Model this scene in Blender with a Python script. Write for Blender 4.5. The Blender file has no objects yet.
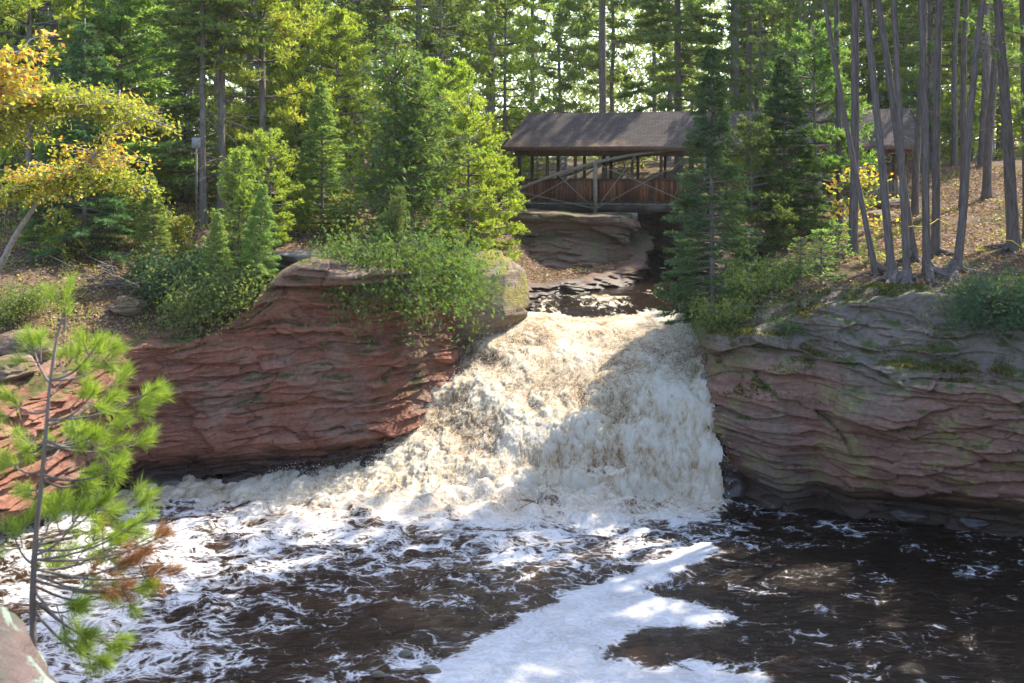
import bpy, math, random
import numpy as np
from mathutils import Vector, Quaternion, Matrix

# ------------------------------------------------------------------ camera, world, sun, exposure
scene = bpy.context.scene
COL = scene.collection
CAMZ, FPX, HOR = 8.2, 35.0 / 36.0 * 1024.0, 170.0
cam_d = bpy.data.cameras.new("camera")
cam_d.lens = 35.0
cam_d.sensor_width = 36.0
cam_d.shift_y = -(341.5 - HOR) / 1024.0
cam_d.clip_start, cam_d.clip_end = 0.1, 1000.0
cam_d.dof.use_dof = True
cam_d.dof.focus_distance = 28.0
cam_d.dof.aperture_fstop = 5.6
cam = bpy.data.objects.new("camera", cam_d)
cam.location = (0, 0, CAMZ)
cam.rotation_euler = (math.radians(90), 0, 0)
COL.objects.link(cam)
scene.camera = cam

SUN_EL, SUN_AZ = math.radians(50.0), math.radians(40.0)      # azimuth measured from +x towards +y
sd_ = Vector((math.cos(SUN_EL) * math.cos(SUN_AZ), math.cos(SUN_EL) * math.sin(SUN_AZ), math.sin(SUN_EL)))
sun_d = bpy.data.lights.new("sun", 'SUN')
sun_d.energy = 3.2
sun_d.angle = math.radians(0.53)
sun_d.color = (1.0, 0.93, 0.80)
sun = bpy.data.objects.new("sun", sun_d)
sun.location = (40, 30, 60)
sun.rotation_euler = sd_.to_track_quat('Z', 'Y').to_euler()
COL.objects.link(sun)

world = bpy.data.worlds.new("World")
scene.world = world
world.use_nodes = True
wn = world.node_tree
wn.nodes.clear()
wo = wn.nodes.new("ShaderNodeOutputWorld")
wb = wn.nodes.new("ShaderNodeBackground")
ws = wn.nodes.new("ShaderNodeTexSky")
ws.sky_type = 'NISHITA'
ws.sun_disc = False
ws.sun_elevation = SUN_EL
ws.sun_rotation = math.radians(90) - SUN_AZ
ws.air_density, ws.dust_density, ws.ozone_density = 1.0, 1.6, 1.0
wb.inputs["Strength"].default_value = 0.15
wn.links.new(ws.outputs[0], wb.inputs["Color"])
wn.links.new(wb.outputs[0], wo.inputs["Surface"])

scene.view_settings.view_transform = 'Standard'
scene.view_settings.look = 'None'
scene.view_settings.exposure = 2.0
scene.view_settings.gamma = 1.0
scene.view_settings.use_curve_mapping = False
scene.render.engine = 'CYCLES'
scene.cycles.max_bounces = 6
scene.cycles.diffuse_bounces = 5
scene.cycles.glossy_bounces = 2
scene.cycles.transmission_bounces = 4
scene.cycles.transparent_max_bounces = 4
scene.cycles.caustics_reflective = False
scene.cycles.caustics_refractive = False
scene.cycles.use_denoising = True
scene.cycles.sample_clamp_indirect = 4.0

# ------------------------------------------------------------------ helpers
def at(px, py, Y):
    """a point of the photograph at distance Y -> world"""
    return Vector(((px - 512.0) / FPX * Y, Y, CAMZ - (py - HOR) / FPX * Y))

def _hash(i, j, k):
    h = (i * 374761393 + j * 668265263 + k * 2147483647 * 31 + 1013904223) & 0xFFFFFFFF
    h = ((h ^ (h >> 13)) * 1274126177) & 0xFFFFFFFF
    h = ((h ^ (h >> 16)) * 2246822519) & 0xFFFFFFFF
    return (h ^ (h >> 15)) & 0xFFFFFFFF

def hash01(i, j=0, k=0):
    i = np.asarray(i).astype(np.int64); j = np.asarray(j).astype(np.int64); k = np.asarray(k).astype(np.int64)
    return _hash(i, j, k).astype(np.float64) / 4294967295.0

def noise3(x, y, z=0.0):
    """gradient noise, about -1..1"""
    x, y, z = np.broadcast_arrays(np.asarray(x, float), np.asarray(y, float), np.asarray(z, float))
    xi, yi, zi = np.floor(x), np.floor(y), np.floor(z)
    xf, yf, zf = x - xi, y - yi, z - zi
    xi, yi, zi = xi.astype(np.int64), yi.astype(np.int64), zi.astype(np.int64)
    u = xf ** 3 * (xf * (xf * 6 - 15) + 10); v = yf ** 3 * (yf * (yf * 6 - 15) + 10); w = zf ** 3 * (zf * (zf * 6 - 15) + 10)
    def g(dx, dy, dz):
        h = _hash(xi + dx, yi + dy, zi + dz)
        gx = (h & 1023) / 511.5 - 1; gy = ((h >> 10) & 1023) / 511.5 - 1; gz = ((h >> 20) & 1023) / 511.5 - 1
        return gx * (xf - dx) + gy * (yf - dy) + gz * (zf - dz)
    def L(a, b, t): return a + (b - a) * t
    a = L(L(g(0,0,0), g(1,0,0), u), L(g(0,1,0), g(1,1,0), u), v)
    b = L(L(g(0,0,1), g(1,0,1), u), L(g(0,1,1), g(1,1,1), u), v)
    return L(a, b, w) * 1.2

def fbm(x, y, z=0.0, oct=4, gain=0.5, lac=2.03):
    s, a, t = 0.0, 1.0, 0.0
    for o in range(oct):
        s = s + a * noise3(np.asarray(x) * lac ** o + 17.3 * o, np.asarray(y) * lac ** o - 9.1 * o, np.asarray(z) * lac ** o + 3.7 * o)
        t += a; a *= gain
    return s / t * 1.5

def billow(x, y, z=0.0, oct=4, gain=0.55, lac=2.1):
    s, a, t = 0.0, 1.0, 0.0
    for o in range(oct):
        s = s + a * np.abs(noise3(np.asarray(x) * lac ** o + 7.3 * o, np.asarray(y) * lac ** o - 5.1 * o, np.asarray(z) * lac ** o + 1.7 * o)) * 2
        t += a; a *= gain
    return s / t

def smooth(a, b, x):
    t = np.clip((np.asarray(x, float) - a) / (b - a), 0, 1)
    return t * t * (3 - 2 * t)

def nrm(v):
    return v / np.maximum(np.linalg.norm(v, axis=-1, keepdims=True), 1e-9)

class MB:
    """collects vertices and faces, then links ONE mesh object"""
    def __init__(s): s.v = []; s.q = []; s.t = []; s.n = 0
    def quads(s, V, Q):
        s.v.append(np.asarray(V, float).reshape(-1, 3)); s.q.append(np.asarray(Q, np.int64).reshape(-1, 4) + s.n); s.n += len(s.v[-1])
    def tris(s, V, T):
        s.v.append(np.asarray(V, float).reshape(-1, 3)); s.t.append(np.asarray(T, np.int64).reshape(-1, 3) + s.n); s.n += len(s.v[-1])
    def box(s, x0, x1, y0, y1, z0, z1, M=None):
        V = np.array([(x, y, z) for z in (z0, z1) for y in (y0, y1) for x in (x0, x1)], float)
        if M is not None: V = np.array([M @ Vector(p) for p in V])
        s.quads(V, [(0,2,3,1), (4,5,7,6), (0,1,5,4), (2,6,7,3), (0,4,6,2), (1,3,7,5)])
    def beam(s, a, b, w, h=None, up=(0, 0, 1)):
        a = np.array(a, float); b = np.array(b, float); h = h or w
        d = nrm(b - a); sd = np.cross(d, up)
        if np.linalg.norm(sd) < 1e-4: sd = np.cross(d, (0, 1, 0))
        sd = nrm(sd); u = np.cross(sd, d)
        V = [p + sd * i * w / 2 + u * j * h / 2 for p in (a, b) for j in (-1, 1) for i in (-1, 1)]
        s.quads(V, [(0,2,3,1), (4,5,7,6), (0,1,5,4), (2,6,7,3), (0,4,6,2), (1,3,7,5)])
    def tube(s, P, R, n=8, cap=True, rough=0.0, seed=0):
        P = np.asarray(P, float); R = np.asarray(R, float); m = len(P)
        T = np.gradient(P, axis=0); T = nrm(T)
        ref = np.array((0.0, 1.0, 0.0)) if abs(T[0][1]) < 0.9 else np.array((1.0, 0, 0))
        A = nrm(np.cross(T, ref)); B = np.cross(T, A)
        th = np.arange(n) / n * 2 * math.pi
        rr = R[:, None] * np.ones(n)
        if rough: rr = rr * (1 + rough * noise3(np.cos(th)[None] * 1.7 + seed, np.sin(th)[None] * 1.7, np.arange(m)[:, None] * 0.45))
        V = P[:, None] + rr[..., None] * (np.cos(th)[None, :, None] * A[:, None] + np.sin(th)[None, :, None] * B[:, None])
        i = np.arange(m - 1)[:, None] * n; j = np.arange(n)[None]; k = (j + 1) % n
        Q = np.stack([i + j, i + k, i + n + k, i + n + j], -1)
        s.quads(V, Q)
        if cap:
            s.v.append(P[-1:]); c = s.n; s.n += 1
            b0 = c - n
            s.t.append(np.array([(b0 + a, b0 + (a + 1) % n, c) for a in range(n)], np.int64))
    def diamonds(s, P, D, N, L, W, fold=0.0):
        P = np.asarray(P, float); D = nrm(np.asarray(D, float)); S = np.cross(D, N); S = nrm(S)
        L = np.broadcast_to(np.asarray(L, float), (len(P),))[:, None]; W = np.broadcast_to(np.asarray(W, float), (len(P),))[:, None]
        U = np.cross(S, D)
        V = np.stack([P, P + D * L * .45 + S * W / 2 + U * W * fold, P + D * L, P + D * L * .45 - S * W / 2 + U * W * fold], 1)
        s.quads(V, np.arange(len(P) * 4).reshape(-1, 4))
    def mesh(s, name, mat=None, smooth_=False, attrs=None):
        V = np.concatenate(s.v); me = bpy.data.meshes.new(name)
        q = np.concatenate(s.q) if s.q else np.zeros((0, 4), np.int64)
        t = np.concatenate(s.t) if s.t else np.zeros((0, 3), np.int64)
        loops = np.concatenate([q.ravel(), t.ravel()]).astype(np.int32)
        tot = np.concatenate([np.full(len(q), 4), np.full(len(t), 3)]).astype(np.int32)
        st = np.concatenate([[0], np.cumsum(tot)[:-1]]).astype(np.int32)
        me.vertices.add(len(V)); me.vertices.foreach_set("co", V.astype(np.float32).ravel())
        me.loops.add(len(loops)); me.loops.foreach_set("vertex_index", loops)
        me.polygons.add(len(tot)); me.polygons.foreach_set("loop_start", st); me.polygons.foreach_set("loop_total", tot)
        if smooth_: me.polygons.foreach_set("use_smooth", np.ones(len(tot), bool))
        for k, a in (attrs or {}).items():
            at_ = me.attributes.new(k, 'FLOAT', 'POINT'); at_.data.foreach_set("value", np.asarray(a, np.float32).ravel())
        me.update(calc_edges=True)
        if mat: me.materials.append(mat)
        return me
    def build(s, name, mat=None, parent=None, smooth_=False, attrs=None):
        o = bpy.data.objects.new(name, s.mesh(name, mat, smooth_, attrs)); COL.objects.link(o)
        if parent is not None: o.parent = parent
        return o

def tag(o, label=None, cat=None, group=None, kind=None):
    if label: o["label"] = label
    if cat: o["category"] = cat
    if group: o["group"] = group
    if kind: o["kind"] = kind
    return o

def empty(name, loc=(0, 0, 0), rot=None):
    o = bpy.data.objects.new(name, None); COL.objects.link(o); o.location = loc
    o.empty_display_size = 0.2
    if rot is not None: o.rotation_euler = rot
    return o

def link(name, mesh, parent, scale=None):
    o = bpy.data.objects.new(name, mesh); COL.objects.link(o); o.parent = parent
    if scale: o.scale = scale
    return o

def grid_faces(nx, ny):
    i = np.arange(ny - 1)[:, None] * nx; j = np.arange(nx - 1)[None]
    return np.stack([i + j, i + j + 1, i + nx + j + 1, i + nx + j], -1).reshape(-1, 4)

# ------------------------------------------------------------------ node material helpers
class NT:
    def __init__(s, name):
        s.m = bpy.data.materials.new(name); s.m.use_nodes = True
        s.t = s.m.node_tree; s.t.nodes.clear()
        s.out = s.n("ShaderNodeOutputMaterial")
    def n(s, typ, **kw):
        nd = s.t.nodes.new(typ)
        for k, v in kw.items(): setattr(nd, k, v)
        return nd
    def l(s, a, b): s.t.links.new(a, b)
    def put(s, sock, val):
        if isinstance(val, bpy.types.NodeSocket): s.l(val, sock)
        elif isinstance(val, (tuple, list)) and len(val) == 3 and sock.type == 'RGBA': sock.default_value = (*val, 1)
        else: sock.default_value = val
    def math(s, op, a, b=0.0, c=None, clamp=False):
        nd = s.n("ShaderNodeMath", operation=op, use_clamp=clamp)
        s.put(nd.inputs[0], a); s.put(nd.inputs[1], b)
        if c is not None: s.put(nd.inputs[2], c)
        return nd.outputs[0]
    def mix(s, f, a, b, blend='MIX'):
        nd = s.n("ShaderNodeMix", data_type='RGBA', blend_type=blend)
        s.put(nd.inputs["Factor"], f); s.put(nd.inputs[6], a); s.put(nd.inputs[7], b)
        return nd.outputs[2]
    def step(s, x, a, b, lo=0.0, hi=1.0):
        nd = s.n("ShaderNodeMapRange", interpolation_type='SMOOTHSTEP')
        s.put(nd.inputs[0], x); s.put(nd.inputs[1], a); s.put(nd.inputs[2], b); s.put(nd.inputs[3], lo); s.put(nd.inputs[4], hi)
        return nd.outputs[0]
    def coord(s, scale=(1, 1, 1), kind="Object", loc=(0, 0, 0), rot=(0, 0, 0)):
        tc = s.n("ShaderNodeTexCoord"); mp = s.n("ShaderNodeMapping")
        mp.inputs["Scale"].default_value = scale; mp.inputs["Location"].default_value = loc; mp.inputs["Rotation"].default_value = rot
        s.l(tc.outputs[kind], mp.inputs["Vector"]); return mp.outputs[0]
    def noise(s, vec, scale, detail=4, rough=0.55, dist=0.0):
        nd = s.n("ShaderNodeTexNoise"); s.l(vec, nd.inputs["Vector"])
        nd.inputs["Scale"].default_value = scale; nd.inputs["Detail"].default_value = detail
        nd.inputs["Roughness"].default_value = rough; nd.inputs["Distortion"].default_value = dist
        return nd.outputs[0]
    def voro(s, vec, scale, feature='F1', rand=1.0):
        nd = s.n("ShaderNodeTexVoronoi", feature=feature); s.l(vec, nd.inputs["Vector"])
        nd.inputs["Scale"].default_value = scale; nd.inputs["Randomness"].default_value = rand
        return nd
    def ramp(s, f, stops):
        nd = s.n("ShaderNodeValToRGB"); s.put(nd.inputs[0], f)
        el = nd.color_ramp.elements
        el[0].position, el[0].color = stops[0][0], (*stops[0][1], 1)
        el[1].position, el[1].color = stops[-1][0], (*stops[-1][1], 1)
        for p, c in stops[1:-1]:
            e = el.new(p); e.color = (*c, 1)
        return nd.outputs[0]
    def attr(s, name):
        return s.n("ShaderNodeAttribute", attribute_name=name).outputs["Fac"]
    def bump(s, h, strength=0.5, dist=0.05):
        nd = s.n("ShaderNodeBump"); s.put(nd.inputs["Height"], h)
        nd.inputs["Strength"].default_value = strength; nd.inputs["Distance"].default_value = dist
        return nd.outputs[0]
    def bsdf(s, col, rough=0.8, normal=None, spec=0.3, ior=None, metal=0.0):
        b = s.n("ShaderNodeBsdfPrincipled")
        s.put(b.inputs["Base Color"], col); s.put(b.inputs["Roughness"], rough); s.put(b.inputs["Metallic"], metal)
        s.put(b.inputs["Specular IOR Level"], spec)
        if ior: b.inputs["IOR"].default_value = ior
        if normal is not None: s.l(normal, b.inputs["Normal"])
        return b
    def done(s, sh):
        s.l(sh if isinstance(sh, bpy.types.NodeSocket) else sh.outputs[0], s.out.inputs["Surface"]); return s.m
    def xyz(s, kind="Object"):
        tc = s.n("ShaderNodeTexCoord"); sp = s.n("ShaderNodeSeparateXYZ"); s.l(tc.outputs[kind], sp.inputs[0]); return sp.outputs

def m_foliage(name, c1, c2, trans=0.45, dead=None, var=0.25, dead_share=0.04):
    t = NT(name)
    geo = t.n("ShaderNodeNewGeometry"); oi = t.n("ShaderNodeObjectInfo")
    r = geo.outputs["Random Per Island"]
    col = t.mix(r, c1, c2)
    if dead:
        col = t.mix(t.math('LESS_THAN', t.math('FRACT', t.math('MULTIPLY', r, 37.7)), dead_share), col, dead)
    hs = t.n("ShaderNodeHueSaturation")
    t.l(col, hs.inputs["Color"])
    t.l(t.math('MULTIPLY_ADD', oi.outputs["Random"], 0.04, 0.48), hs.inputs["Hue"])
    t.l(t.math('MULTIPLY_ADD', oi.outputs["Random"], var * 2, 1 - var), hs.inputs["Value"])
    d = t.n("ShaderNodeBsdfDiffuse"); t.l(hs.outputs[0], d.inputs[0])
    tr = t.n("ShaderNodeBsdfTranslucent")
    tc = t.mix(1.0, hs.outputs[0], (1.08, 1.15, 0.55), 'MULTIPLY')
    t.l(tc, tr.inputs[0])
    mx = t.n("ShaderNodeMixShader"); mx.inputs[0].default_value = trans
    t.l(d.outputs[0], mx.inputs[1]); t.l(tr.outputs[0], mx.inputs[2])
    g = t.n("ShaderNodeBsdfGlossy"); g.inputs["Roughness"].default_value = 0.6; g.inputs[0].default_value = (1, 1, 1, 1)
    m2 = t.n("ShaderNodeMixShader"); m2.inputs[0].default_value = 0.018
    t.l(mx.outputs[0], m2.inputs[1]); t.l(g.outputs[0], m2.inputs[2])
    return t.done(m2)

def m_bark(name, c1, c2, lichen=None):
    t = NT(name)
    v = t.coord((1, 1, 0.18)); n = t.noise(v, 14, 5, 0.65)
    vv = t.voro(t.coord((1, 1, 0.22)), 11).outputs["Distance"]
    col = t.mix(t.step(n, 0.3, 0.7), c1, c2)
    col = t.mix(t.step(vv, 0.0, 0.22), tuple(x * 0.35 for x in c1), col)
    if lichen:
        col = t.mix(t.math('MULTIPLY', t.step(t.noise(t.coord(), 2.2, 4), 0.52, 0.66), 0.6), col, lichen)
    h = t.math('ADD', n, vv)
    return t.done(t.bsdf(col, 0.9, t.bump(h, 0.8, 0.03), 0.15))

def m_rock(name, red1, red2, grey, moss, wet_z=None, top_z=None, lichen=(0.16, 0.17, 0.06), lich_amt=0.35, lich_scale=1.1):
    t = NT(name)
    x = t.xyz(); o = t.coord()
    st = t.coord((0.35, 0.35, 3.2), rot=(0.05, 0.03, 0))
    n1 = t.noise(st, 1.6, 6, 0.6, 0.4); n2 = t.noise(o, 0.55, 4, 0.5); n3 = t.noise(o, 9, 6, 0.65)
    st2 = t.noise(st, 7.0, 4, 0.6, 0.2)
    col = t.mix(t.step(n1, 0.32, 0.68), red1, red2)
    col = t.mix(t.math('MULTIPLY', t.step(n2, 0.5, 0.68), 0.55), col, grey)
    col = t.mix(t.math('MULTIPLY', t.step(st2, 0.55, 0.72), 0.45), col, tuple(c * 0.45 for c in red1))
    col = t.mix(t.math('MULTIPLY', t.step(t.noise(o, lich_scale, 6, 0.7), 0.5, 0.6), lich_amt), col, lichen)
    if top_z:
        tz = t.step(t.math('MULTIPLY_ADD', n2, 0.9, x[2]), top_z, top_z + 0.9)
        col = t.mix(t.math('MULTIPLY', tz, 0.8), col, grey)
    geo = t.n("ShaderNodeNewGeometry"); sp = t.n("ShaderNodeSeparateXYZ"); t.l(geo.outputs["Normal"], sp.inputs[0])
    up = t.math('MULTIPLY', t.step(sp.outputs[2], 0.45, 0.8), t.step(t.noise(o, 1.8, 5, 0.6), 0.42, 0.6))
    if wet_z is not None: up = t.math('MULTIPLY', up, t.step(x[2], wet_z + 1.2, wet_z + 2.2))
    col = t.mix(up, col, moss)
    col = t.mix(1.0, col, t.ramp(n3, [(0.25, (0.62, 0.62, 0.62)), (0.75, (1.25, 1.22, 1.2))]), 'MULTIPLY')
    rough, spec = 0.85, 0.25
    if wet_z is not None:
        wet = t.step(t.math('MULTIPLY_ADD', t.noise(o, 1.3, 3), 0.9, x[2]), wet_z + 1.55, wet_z + 0.75)
        col = t.mix(t.math('MULTIPLY', wet, 0.85), col, (0.022, 0.016, 0.013))
        rough = t.math('MULTIPLY_ADD', wet, -0.5, 0.85)
    h = t.math('MULTIPLY_ADD', st2, 0.8, n3)
    return t.done(t.bsdf(col, rough, t.bump(h, 0.7, 0.05), spec))

def m_plain(name, c1, c2, scale=6, rough=0.8, spec=0.2, stretch=(1, 1, 1), bump=0.3):
    t = NT(name); o = t.coord(stretch); n = t.noise(o, scale, 5, 0.6)
    return t.done(t.bsdf(t.mix(t.step(n, 0.3, 0.7), c1, c2), rough, t.bump(n, bump, 0.02), spec))

# ------------------------------------------------------------------ plan of the river
def chaikin(P, n=2, closed=True):
    P = np.asarray(P, float)
    for _ in range(n):
        if closed:
            Q = np.roll(P, -1, 0); P = np.stack([P * .75 + Q * .25, P * .25 + Q * .75], 1).reshape(-1, P.shape[1])
        else:
            A, B = P[:-1], P[1:]; M = np.stack([A * .75 + B * .25, A * .25 + B * .75], 1).reshape(-1, P.shape[1])
            P = np.concatenate([P[:1], M[1:-1], P[-1:]])
    return P

# x, y, height of the bank's edge
LEFT = [(-11.6, 3.4, 6.3), (-11.9, 14, 3.6), (-11.3, 20, 2.7), (-10.9, 23.5, 3.1), (-10.0, 25.4, 3.7), (-8.8, 26.4, 3.6), (-7.4, 26.7, 4.0),
        (-6.4, 26.95, 5.3), (-5.6, 27.1, 5.75), (-4.6, 27.4, 5.7), (-3.4, 28.0, 5.3), (-2.5, 30.2, 4.9), (-0.9, 32.2, 4.5), (0.25, 33.6, 4.0)]
UPL = [(0.4, 35.4, 4.05), (2.3, 37.0, 4.0), (3.9, 38.6, 4.2), (4.9, 40.2, 4.25), (5.3, 41.6, 4.4), (5.3, 43.2, 5.2), (5.1, 45.5, 6.4), (3.6, 50, 6.0), (1.0, 58, 5.6), (-2, 70, 5.8)]
UPR = [(2, 70, 5.8), (4, 59, 6.0), (6.2, 52, 6.3), (7.2, 46.5, 6.4), (8.1, 41.5, 5.9), (7.5, 35.5, 5.0)]
RIGHT = [(5.9, 31, 4.6), (5.4, 28, 4.2), (5.25, 25.7, 4.0), (5.75, 24.95, 4.0), (7.0, 24.7, 4.6), (8.6, 24.4, 5.05), (10.2, 23.9, 5.1), (12.0, 23.1, 5.0), (15.5, 21.2, 5.1),
         (19.5, 17, 5.2), (22, 9, 5.8), (21, 3.4, 6.0)]
POLY = chaikin(LEFT + UPL + UPR + RIGHT, 2)

def sdist(x, y, poly=None):
    """signed distance to the water's edge (positive on land) and the edge height nearest to it"""
    P = POLY if poly is None else poly
    x = np.asarray(x, float).ravel(); y = np.asarray(y, float).ravel()
    best = np.full(len(x), 1e9); T = np.zeros(len(x)); inside = np.zeros(len(x), bool)
    Q = np.roll(P, -1, 0)
    for a, b in zip(P, Q):
        dx, dy = b[0] - a[0], b[1] - a[1]
        t = np.clip(((x - a[0]) * dx + (y - a[1]) * dy) / (dx * dx + dy * dy + 1e-12), 0, 1)
        d = np.hypot(x - a[0] - t * dx, y - a[1] - t * dy)
        m = d < best
        best[m] = d[m]
        if P.shape[1] > 2: T[m] = a[2] + t[m] * (b[2] - a[2])
        c = (a[1] > y) != (b[1] > y)
        with np.errstate(divide='ignore', invalid='ignore'):
            inside ^= c & (x < dx * (y - a[1]) / (dy if dy else 1e-12) + a[0])
    return np.where(inside, -best, best), T

# river surface: control points (x, y, z)
FALL = [(5.6, 24.3, 0), (5.0, 24.3, 0), (3, 24.1, 0), (1, 24.0, 0), (-1, 24.1, 0), (-3, 24.7, 0), (-5.5, 25.4, 0), (-8, 25.9, 0),
        (5.2, 24.9, 1.3), (5.3, 25.5, 2.3), (5.5, 26.3, 2.75), (5.5, 28, 3.1), (5.6, 30.5, 3.35), (3.8, 25.0, 1.15), (3.8, 25.8, 2.0), (3.8, 27.5, 2.7), (3.8, 30, 3.25),
        (2, 25, 0.95), (2, 26, 1.7), (2, 28, 2.45), (2, 30.3, 2.95), (2, 32, 3.25), (0, 24.9, 0.55), (0, 26.3, 1.3), (0, 28.3, 2.15), (0, 30.3, 2.9), (0, 32, 3.3),
        (-2, 25.3, 0.3), (-2, 26.8, 0.75), (-2, 28.6, 1.4), (-2, 30.4, 2.0), (-3.6, 26.3, 0.2), (-3.6, 27.8, 0.42), (-5.5, 26.8, 0.06), (-8, 26.6, 0),
        (-1, 32.2, 3.0), (0.3, 33.8, 3.5), (3, 33.7, 3.5), (6, 33.2, 3.52), (2, 36, 3.7), (6, 37, 3.65), (5, 40, 3.7), (8, 42, 3.8), (0, 36, 3.6), (10, 36, 3.65),
        (0, 22.5, 0), (-5, 23.5, 0), (4, 22.5, 0), (-9, 24, 0), (8, 24, 0), (8, 30, 3.6), (-5, 30, 1.2)]
_F = np.array(FALL, float)
def _tps(r2): return np.where(r2 < 1e-9, 0, 0.5 * r2 * np.log(np.maximum(r2, 1e-9)))
_n = len(_F); _A = np.zeros((_n + 3, _n + 3))
_d2 = ((_F[:, None, :2] - _F[None, :, :2]) ** 2).sum(-1)
_A[:_n, :_n] = _tps(_d2) + np.eye(_n) * 0.05
_A[:_n, _n:] = np.c_[np.ones(_n), _F[:, :2]]; _A[_n:, :_n] = _A[:_n, _n:].T
_W = np.linalg.solve(_A, np.r_[_F[:, 2], 0, 0, 0])
def river_z(x, y):
    x = np.asarray(x, float).ravel(); y = np.asarray(y, float).ravel()
    z = _W[_n] + _W[_n + 1] * x + _W[_n + 2] * y
    for i in range(_n): z = z + _W[i] * _tps((x - _F[i, 0]) ** 2 + (y - _F[i, 1]) ** 2)
    up = 3.68 + np.clip(y - 36, 0, 60) * 0.05
    z = np.where(y > 34, z * (1 - smooth(34, 37, y)) + up * smooth(34, 37, y), z)
    z = np.where(y < 24.6, z * smooth(23.9, 24.8, y), z)
    return np.clip(z, 0, 8)

def ground_z(x, y):
    sh = np.shape(x)
    x = np.asarray(x, float).ravel(); y = np.asarray(y, float).ravel()
    d, T = sdist(x, y)
    xc = np.interp(y, [0, 30, 36, 44, 58, 70, 120], [2, 2.5, 4, 6.6, 2.6, 0, -6])
    right = smooth(-2.5, 2.5, x - xc)
    PL = 5.75 + 0.17 * np.clip(y - 31, -6, 14) + 0.03 * np.clip(y - 45, 0, 100) + 0.05 * np.clip(-x - 14, 0, 40)
    PL = PL - 2.3 * smooth(-2.2, 1.5, x) * smooth(43.5, 40.5, y) * smooth(33, 36, y)
    PL = PL + 0.5 * smooth(-8, -2, x) * smooth(45, 36, y) * -0.6
    PR = 5.5 + 0.085 * (np.clip(y, 20, 60) - 26) + 0.05 * np.clip(x - 9, -4, 30) + 0.9 * np.exp(-(((x - 23) / 6) ** 2 + ((y - 42) / 8) ** 2)) + 0.02 * np.clip(y - 60, 0, 100)
    P = PL * (1 - right) + PR * right
    P = P - np.maximum(P - 6.2, 0) * smooth(-2.2, -0.6, x) * (1 - right) * smooth(50.5, 48, y) * smooth(35, 37, y)
    near = smooth(14, 5, y)
    P = P * (1 - near) + 6.5 * near
    w = np.where(right > 0.5, 3.2, 4.6)
    k = smooth(0, 1, d / w)
    k = np.where(right > 0.5, 1 - (1 - np.clip(d / w, 0, 1)) ** 1.6, 0.5 * k + 0.5 * np.clip(d / w, 0, 1))
    h = T + (P - T) * k
    h = h + smooth(0.2, 2.5, d) * (0.22 * fbm(x * .35, y * .35, 1.5, 4) + 0.05 * fbm(x * 1.7, y * 1.7, 5.5, 3))
    bed = river_z(x, y) - 0.7 - 0.8 * smooth(0, 2, -d)
    h = np.where(d < 0.4, bed, h)
    # the bank the photographer stands on
    return h.reshape(sh)

def gz(x, y): return float(ground_z(np.array([x]), np.array([y]))[0])

# ------------------------------------------------------------------ materials
M = {}
def mk_ground():
    t = NT("forest_floor"); o = t.coord()
    n1 = t.noise(o, 0.5, 5, 0.6); n2 = t.noise(o, 5, 6, 0.7); n3 = t.noise(o, 30, 4, 0.7)
    v = t.voro(o, 14).outputs["Color"]
    sep = t.n("ShaderNodeSeparateColor"); t.l(v, sep.inputs[0])
    leaf = t.ramp(sep.outputs[0], [(0.0, (0.07, 0.045, 0.03)), (0.35, (0.14, 0.09, 0.06)), (0.6, (0.23, 0.15, 0.10)), (0.85, (0.28, 0.18, 0.12)), (1.0, (0.17, 0.13, 0.09))])
    col = t.mix(t.step(n3, 0.3, 0.7), (0.09, 0.055, 0.035), leaf)
    col = t.mix(t.math('MULTIPLY', t.step(n2, 0.42, 0.6), 0.75), col, (0.085, 0.058, 0.04))
    col = t.mix(t.math('MULTIPLY', t.step(n1, 0.52, 0.62), 0.8), col, (0.06, 0.07, 0.02))
    return t.done(t.bsdf(col, 0.95, t.bump(t.math('ADD', n2, n3), 0.6, 0.06), 0.1))
M['ground'] = mk_ground()
M['rock_left'] = m_rock("red_sandstone", (0.165, 0.066, 0.042), (0.265, 0.118, 0.078), (0.19, 0.132, 0.105), (0.07, 0.075, 0.02), 0.0, 5.1, (0.24, 0.17, 0.12), 0.3)
M['rock_right'] = m_rock("dusky_sandstone", (0.165, 0.09, 0.066), (0.26, 0.145, 0.108), (0.145, 0.125, 0.108), (0.055, 0.07, 0.015), 0.0, 3.5, (0.20, 0.20, 0.06), 0.5)
M['rock_pier'] = m_rock("brown_sandstone", (0.11, 0.068, 0.05), (0.19, 0.115, 0.085), (0.14, 0.115, 0.095), (0.05, 0.06, 0.015), 3.35, 7.5, (0.11, 0.11, 0.04), 0.5)
M['wet_stone'] = m_plain("wet_black_stone", (0.02, 0.016, 0.014), (0.06, 0.045, 0.038), 5, .35, .5)
M['outcrop'] = m_rock("brown_outcrop", (0.19, 0.115, 0.085), (0.30, 0.185, 0.14), (0.2, 0.17, 0.145), (0.06, 0.07, 0.015), None, None, (0.11, 0.11, 0.04), 0.5)
M['boulder'] = m_rock("mossy_stone", (0.16, 0.122, 0.09), (0.25, 0.20, 0.15), (0.22, 0.195, 0.16), (0.20, 0.19, 0.03), None, None, (0.24, 0.22, 0.04), 0.7)
M['stone'] = m_rock("grey_stone", (0.14, 0.12, 0.11), (0.24, 0.2, 0.18), (0.2, 0.19, 0.18), (0.06, 0.07, 0.02), None, None, (0.14, 0.14, 0.08), 0.4)
M['lichen_rock'] = m_rock("lichen_sandstone", (0.075, 0.052, 0.048), (0.11, 0.08, 0.072), (0.10, 0.09, 0.085), (0.06, 0.07, 0.05), None, None, (0.19, 0.24, 0.20), 1.0, 6.0)

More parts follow.
